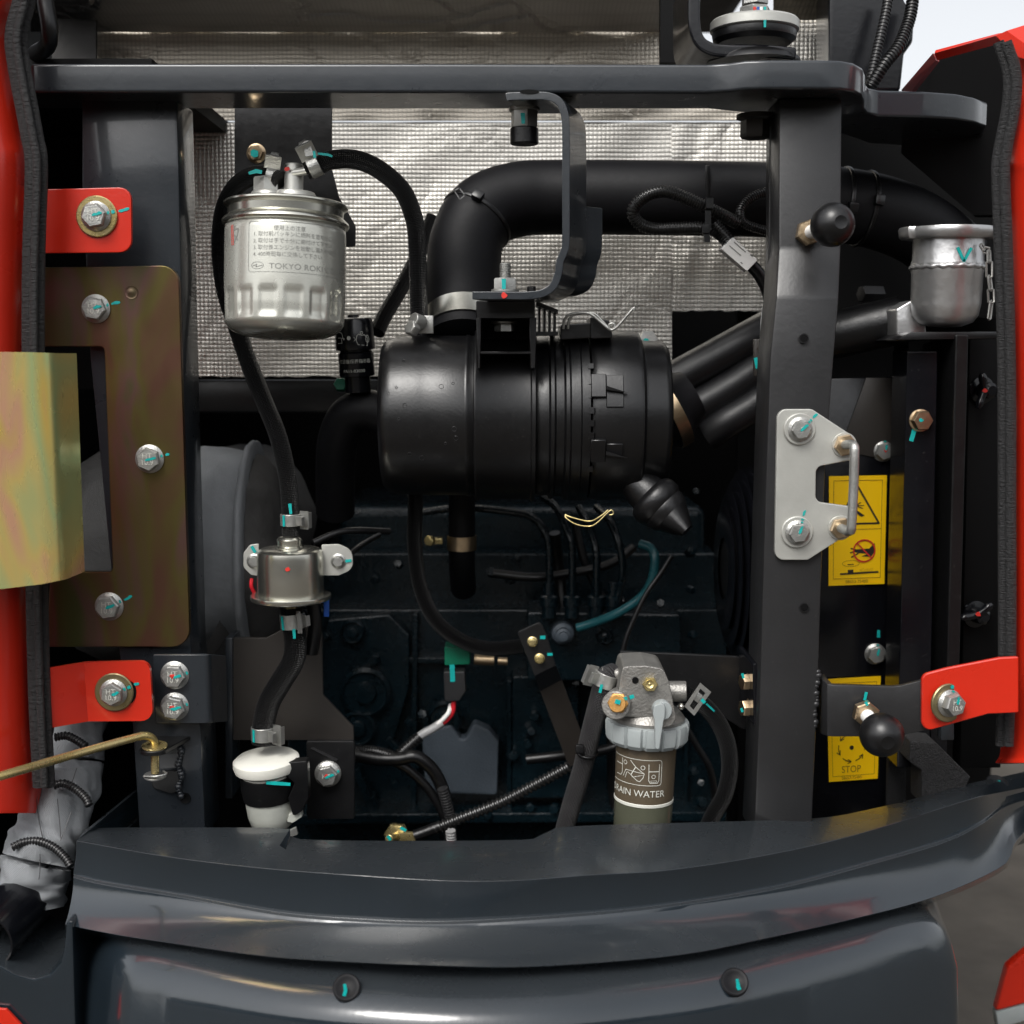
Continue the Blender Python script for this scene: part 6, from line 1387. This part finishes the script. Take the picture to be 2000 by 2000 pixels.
t = root('wiring_harness', 'black taped wiring harness with corrugated branches across the engine', 'harness', P(800, 1560, 0.17))
bm = B(); corrugated(bm, [(820, 1438, 0.176), (800, 1455, 0.173), (782, 1472, 0.17), (770, 1490, 0.168)], 12, 7, 0.2, 14); mk('conduit', bm, 'conduit', t)
bm = B(); corrugated(bm, [(690, 1468, 0.17), (730, 1468, 0.168), (770, 1478, 0.166)], 12, 4.6, 0.16, 14); mk('conduit', bm, 'conduit', t)
bm = B(); hose(bm, [(690, 1474, 0.168), (740, 1482, 0.165), (780, 1482, 0.164), (812, 1478, 0.164), (842, 1500, 0.166), (862, 1535, 0.168), (874, 1580, 0.17), (880, 1640, 0.17)], 13, 16); mk('trunk', bm, 'rubber', t)
bm = B(); hose(bm, [(770, 1488, 0.166), (800, 1505, 0.168), (840, 1545, 0.17), (870, 1600, 0.17), (876, 1640, 0.17)], 9, 14); mk('branch', bm, 'rubber', t)
bm = B(); corrugated(bm, [(864, 1540, 0.155), (874, 1575, 0.157), (880, 1600, 0.158)], 11, 6, 0.2, 14); mk('conduit', bm, 'matte_paint', t)
bm = B(); corrugated(bm, [(880, 1622, 0.155), (882, 1650, 0.157)], 10, 6, 0.2, 14); mk('conduit', bm, 'wire_grey', t)
bm = B(); hose(bm, [(612, 1060, 0.11), (660, 1040, 0.12), (700, 1036, 0.13), (760, 1038, 0.15)], 7, 12); mk('branch', bm, 'rubber', t)
bm = B(); hose(bm, [(680, 1085, 0.08), (705, 1065, 0.1), (740, 1045, 0.14)], 6, 12); mk('branch', bm, 'rubber', t)

# ------------------------------------------------------------------ lagged muffler behind the left post
t = root('lagged_muffler', 'big grey cloth-lagged muffler behind the left post', 'muffler', P(330, 1260, 0.3))
O = P(348, 1085, 0.215); u = U(300, 1085, 0.215)
def mufmod(r, h, th): return r * (1 + 0.02 * math.sin(5 * th + h * 60) + 0.014 * math.sin(11 * th + h * 120))
bm = B(); lathe(bm, O, (1, 0.05, 0), [(0, -190 * u), (180 * u, -180 * u), (205 * u, -130 * u), (212 * u, 0), (212 * u, 30 * u)], 72, mufmod); mk('lagging', bm, 'shaded_cloth', t, sharp=80)
bm = B(); lathe(bm, O, (1, 0.05, 0), [(212 * u, 30 * u), (212 * u, 60 * u), (209 * u, 90 * u), (206 * u, 110 * u), (200 * u, 146 * u)], 120, lambda r, h, th: r * (1 + 0.010 * math.sin(9 * th + h * 90) + 0.006 * math.sin(21 * th - h * 160))); mk('lagging_cuff', bm, 'grey_cloth', t, sharp=80)
bm = B(); lathe(bm, O, (1, 0.05, 0), [(200 * u, 146 * u), (185 * u, 175 * u), (150 * u, 200 * u), (0, 215 * u)], 120, lambda r, h, th: r * (1 + 0.03 * math.sin(7 * th + h * 90) + 0.018 * math.sin(17 * th + h * 200))); mk('end_cap', bm, 'dark_cloth', t, sharp=80)
bm = B(); lathe(bm, O, (1, 0.05, 0), [(204 * u, 138 * u), (222 * u, 144 * u), (226 * u, 150 * u), (222 * u, 155 * u), (196 * u, 158 * u)], 144, lambda r, h, th: r * (1 + 0.008 * math.sin(9 * th) + 0.005 * math.sin(23 * th))); mk('seam', bm, 'grey_cloth', t, sharp=80)
bm = B(); lathe(bm, P(470, 1010, 0.36), (0.3, 1, 0), [(0, -150 * u), (100 * u, -130 * u), (150 * u, -60 * u), (160 * u, 40 * u), (0, 60 * u)], 48, mufmod); mk('inlet_lagging', bm, 'dark_cloth', t, sharp=80)
bm = B(); prism(bm, PL([(398, 1270, 0.12), (430, 1210, 0.13), (470, 1175, 0.15), (520, 1160, 0.17), (500, 1210, 0.16), (440, 1250, 0.14), (410, 1285, 0.12)]), Vector((0, 0.01, 0))); mk('loose_flap', bm, 'dark_cloth', t)
t = root('cross_rail', 'dark horizontal rail behind the fuel hoses under the foil', 'rail', P(550, 800, 0.32))
bm = B(); plate(bm, [(355, 742), (760, 742), (760, 806), (355, 806)], 0.315, 0.02, 0.002); mk('rail', bm, 'satin_black', t)

t = root('engine_wiring', 'tangle of thin black leads and pipes across the dark engine', 'wiring', P(1000, 1500, 0.24))
rw = random.Random(23)
for k in range(6):
    x0 = rw.uniform(980, 1380); y0 = rw.uniform(1000, 1380); pts = [(x0, y0, rw.uniform(0.25, 0.27))]
    dx, dy = rw.uniform(-70, 70), rw.uniform(20, 70)
    for j in range(4):
        a, b_, c_ = pts[-1]; dx += rw.uniform(-40, 40); dy += rw.uniform(-35, 35)
        pts.append((min(1410, max(600, a + dx)), min(1640, max(990, b_ + dy)), c_ + rw.uniform(-0.012, 0.012)))
    bm = B(); hose(bm, pts, rw.uniform(6, 11), 14, 8); mk('lead', bm, 'rubber', t)
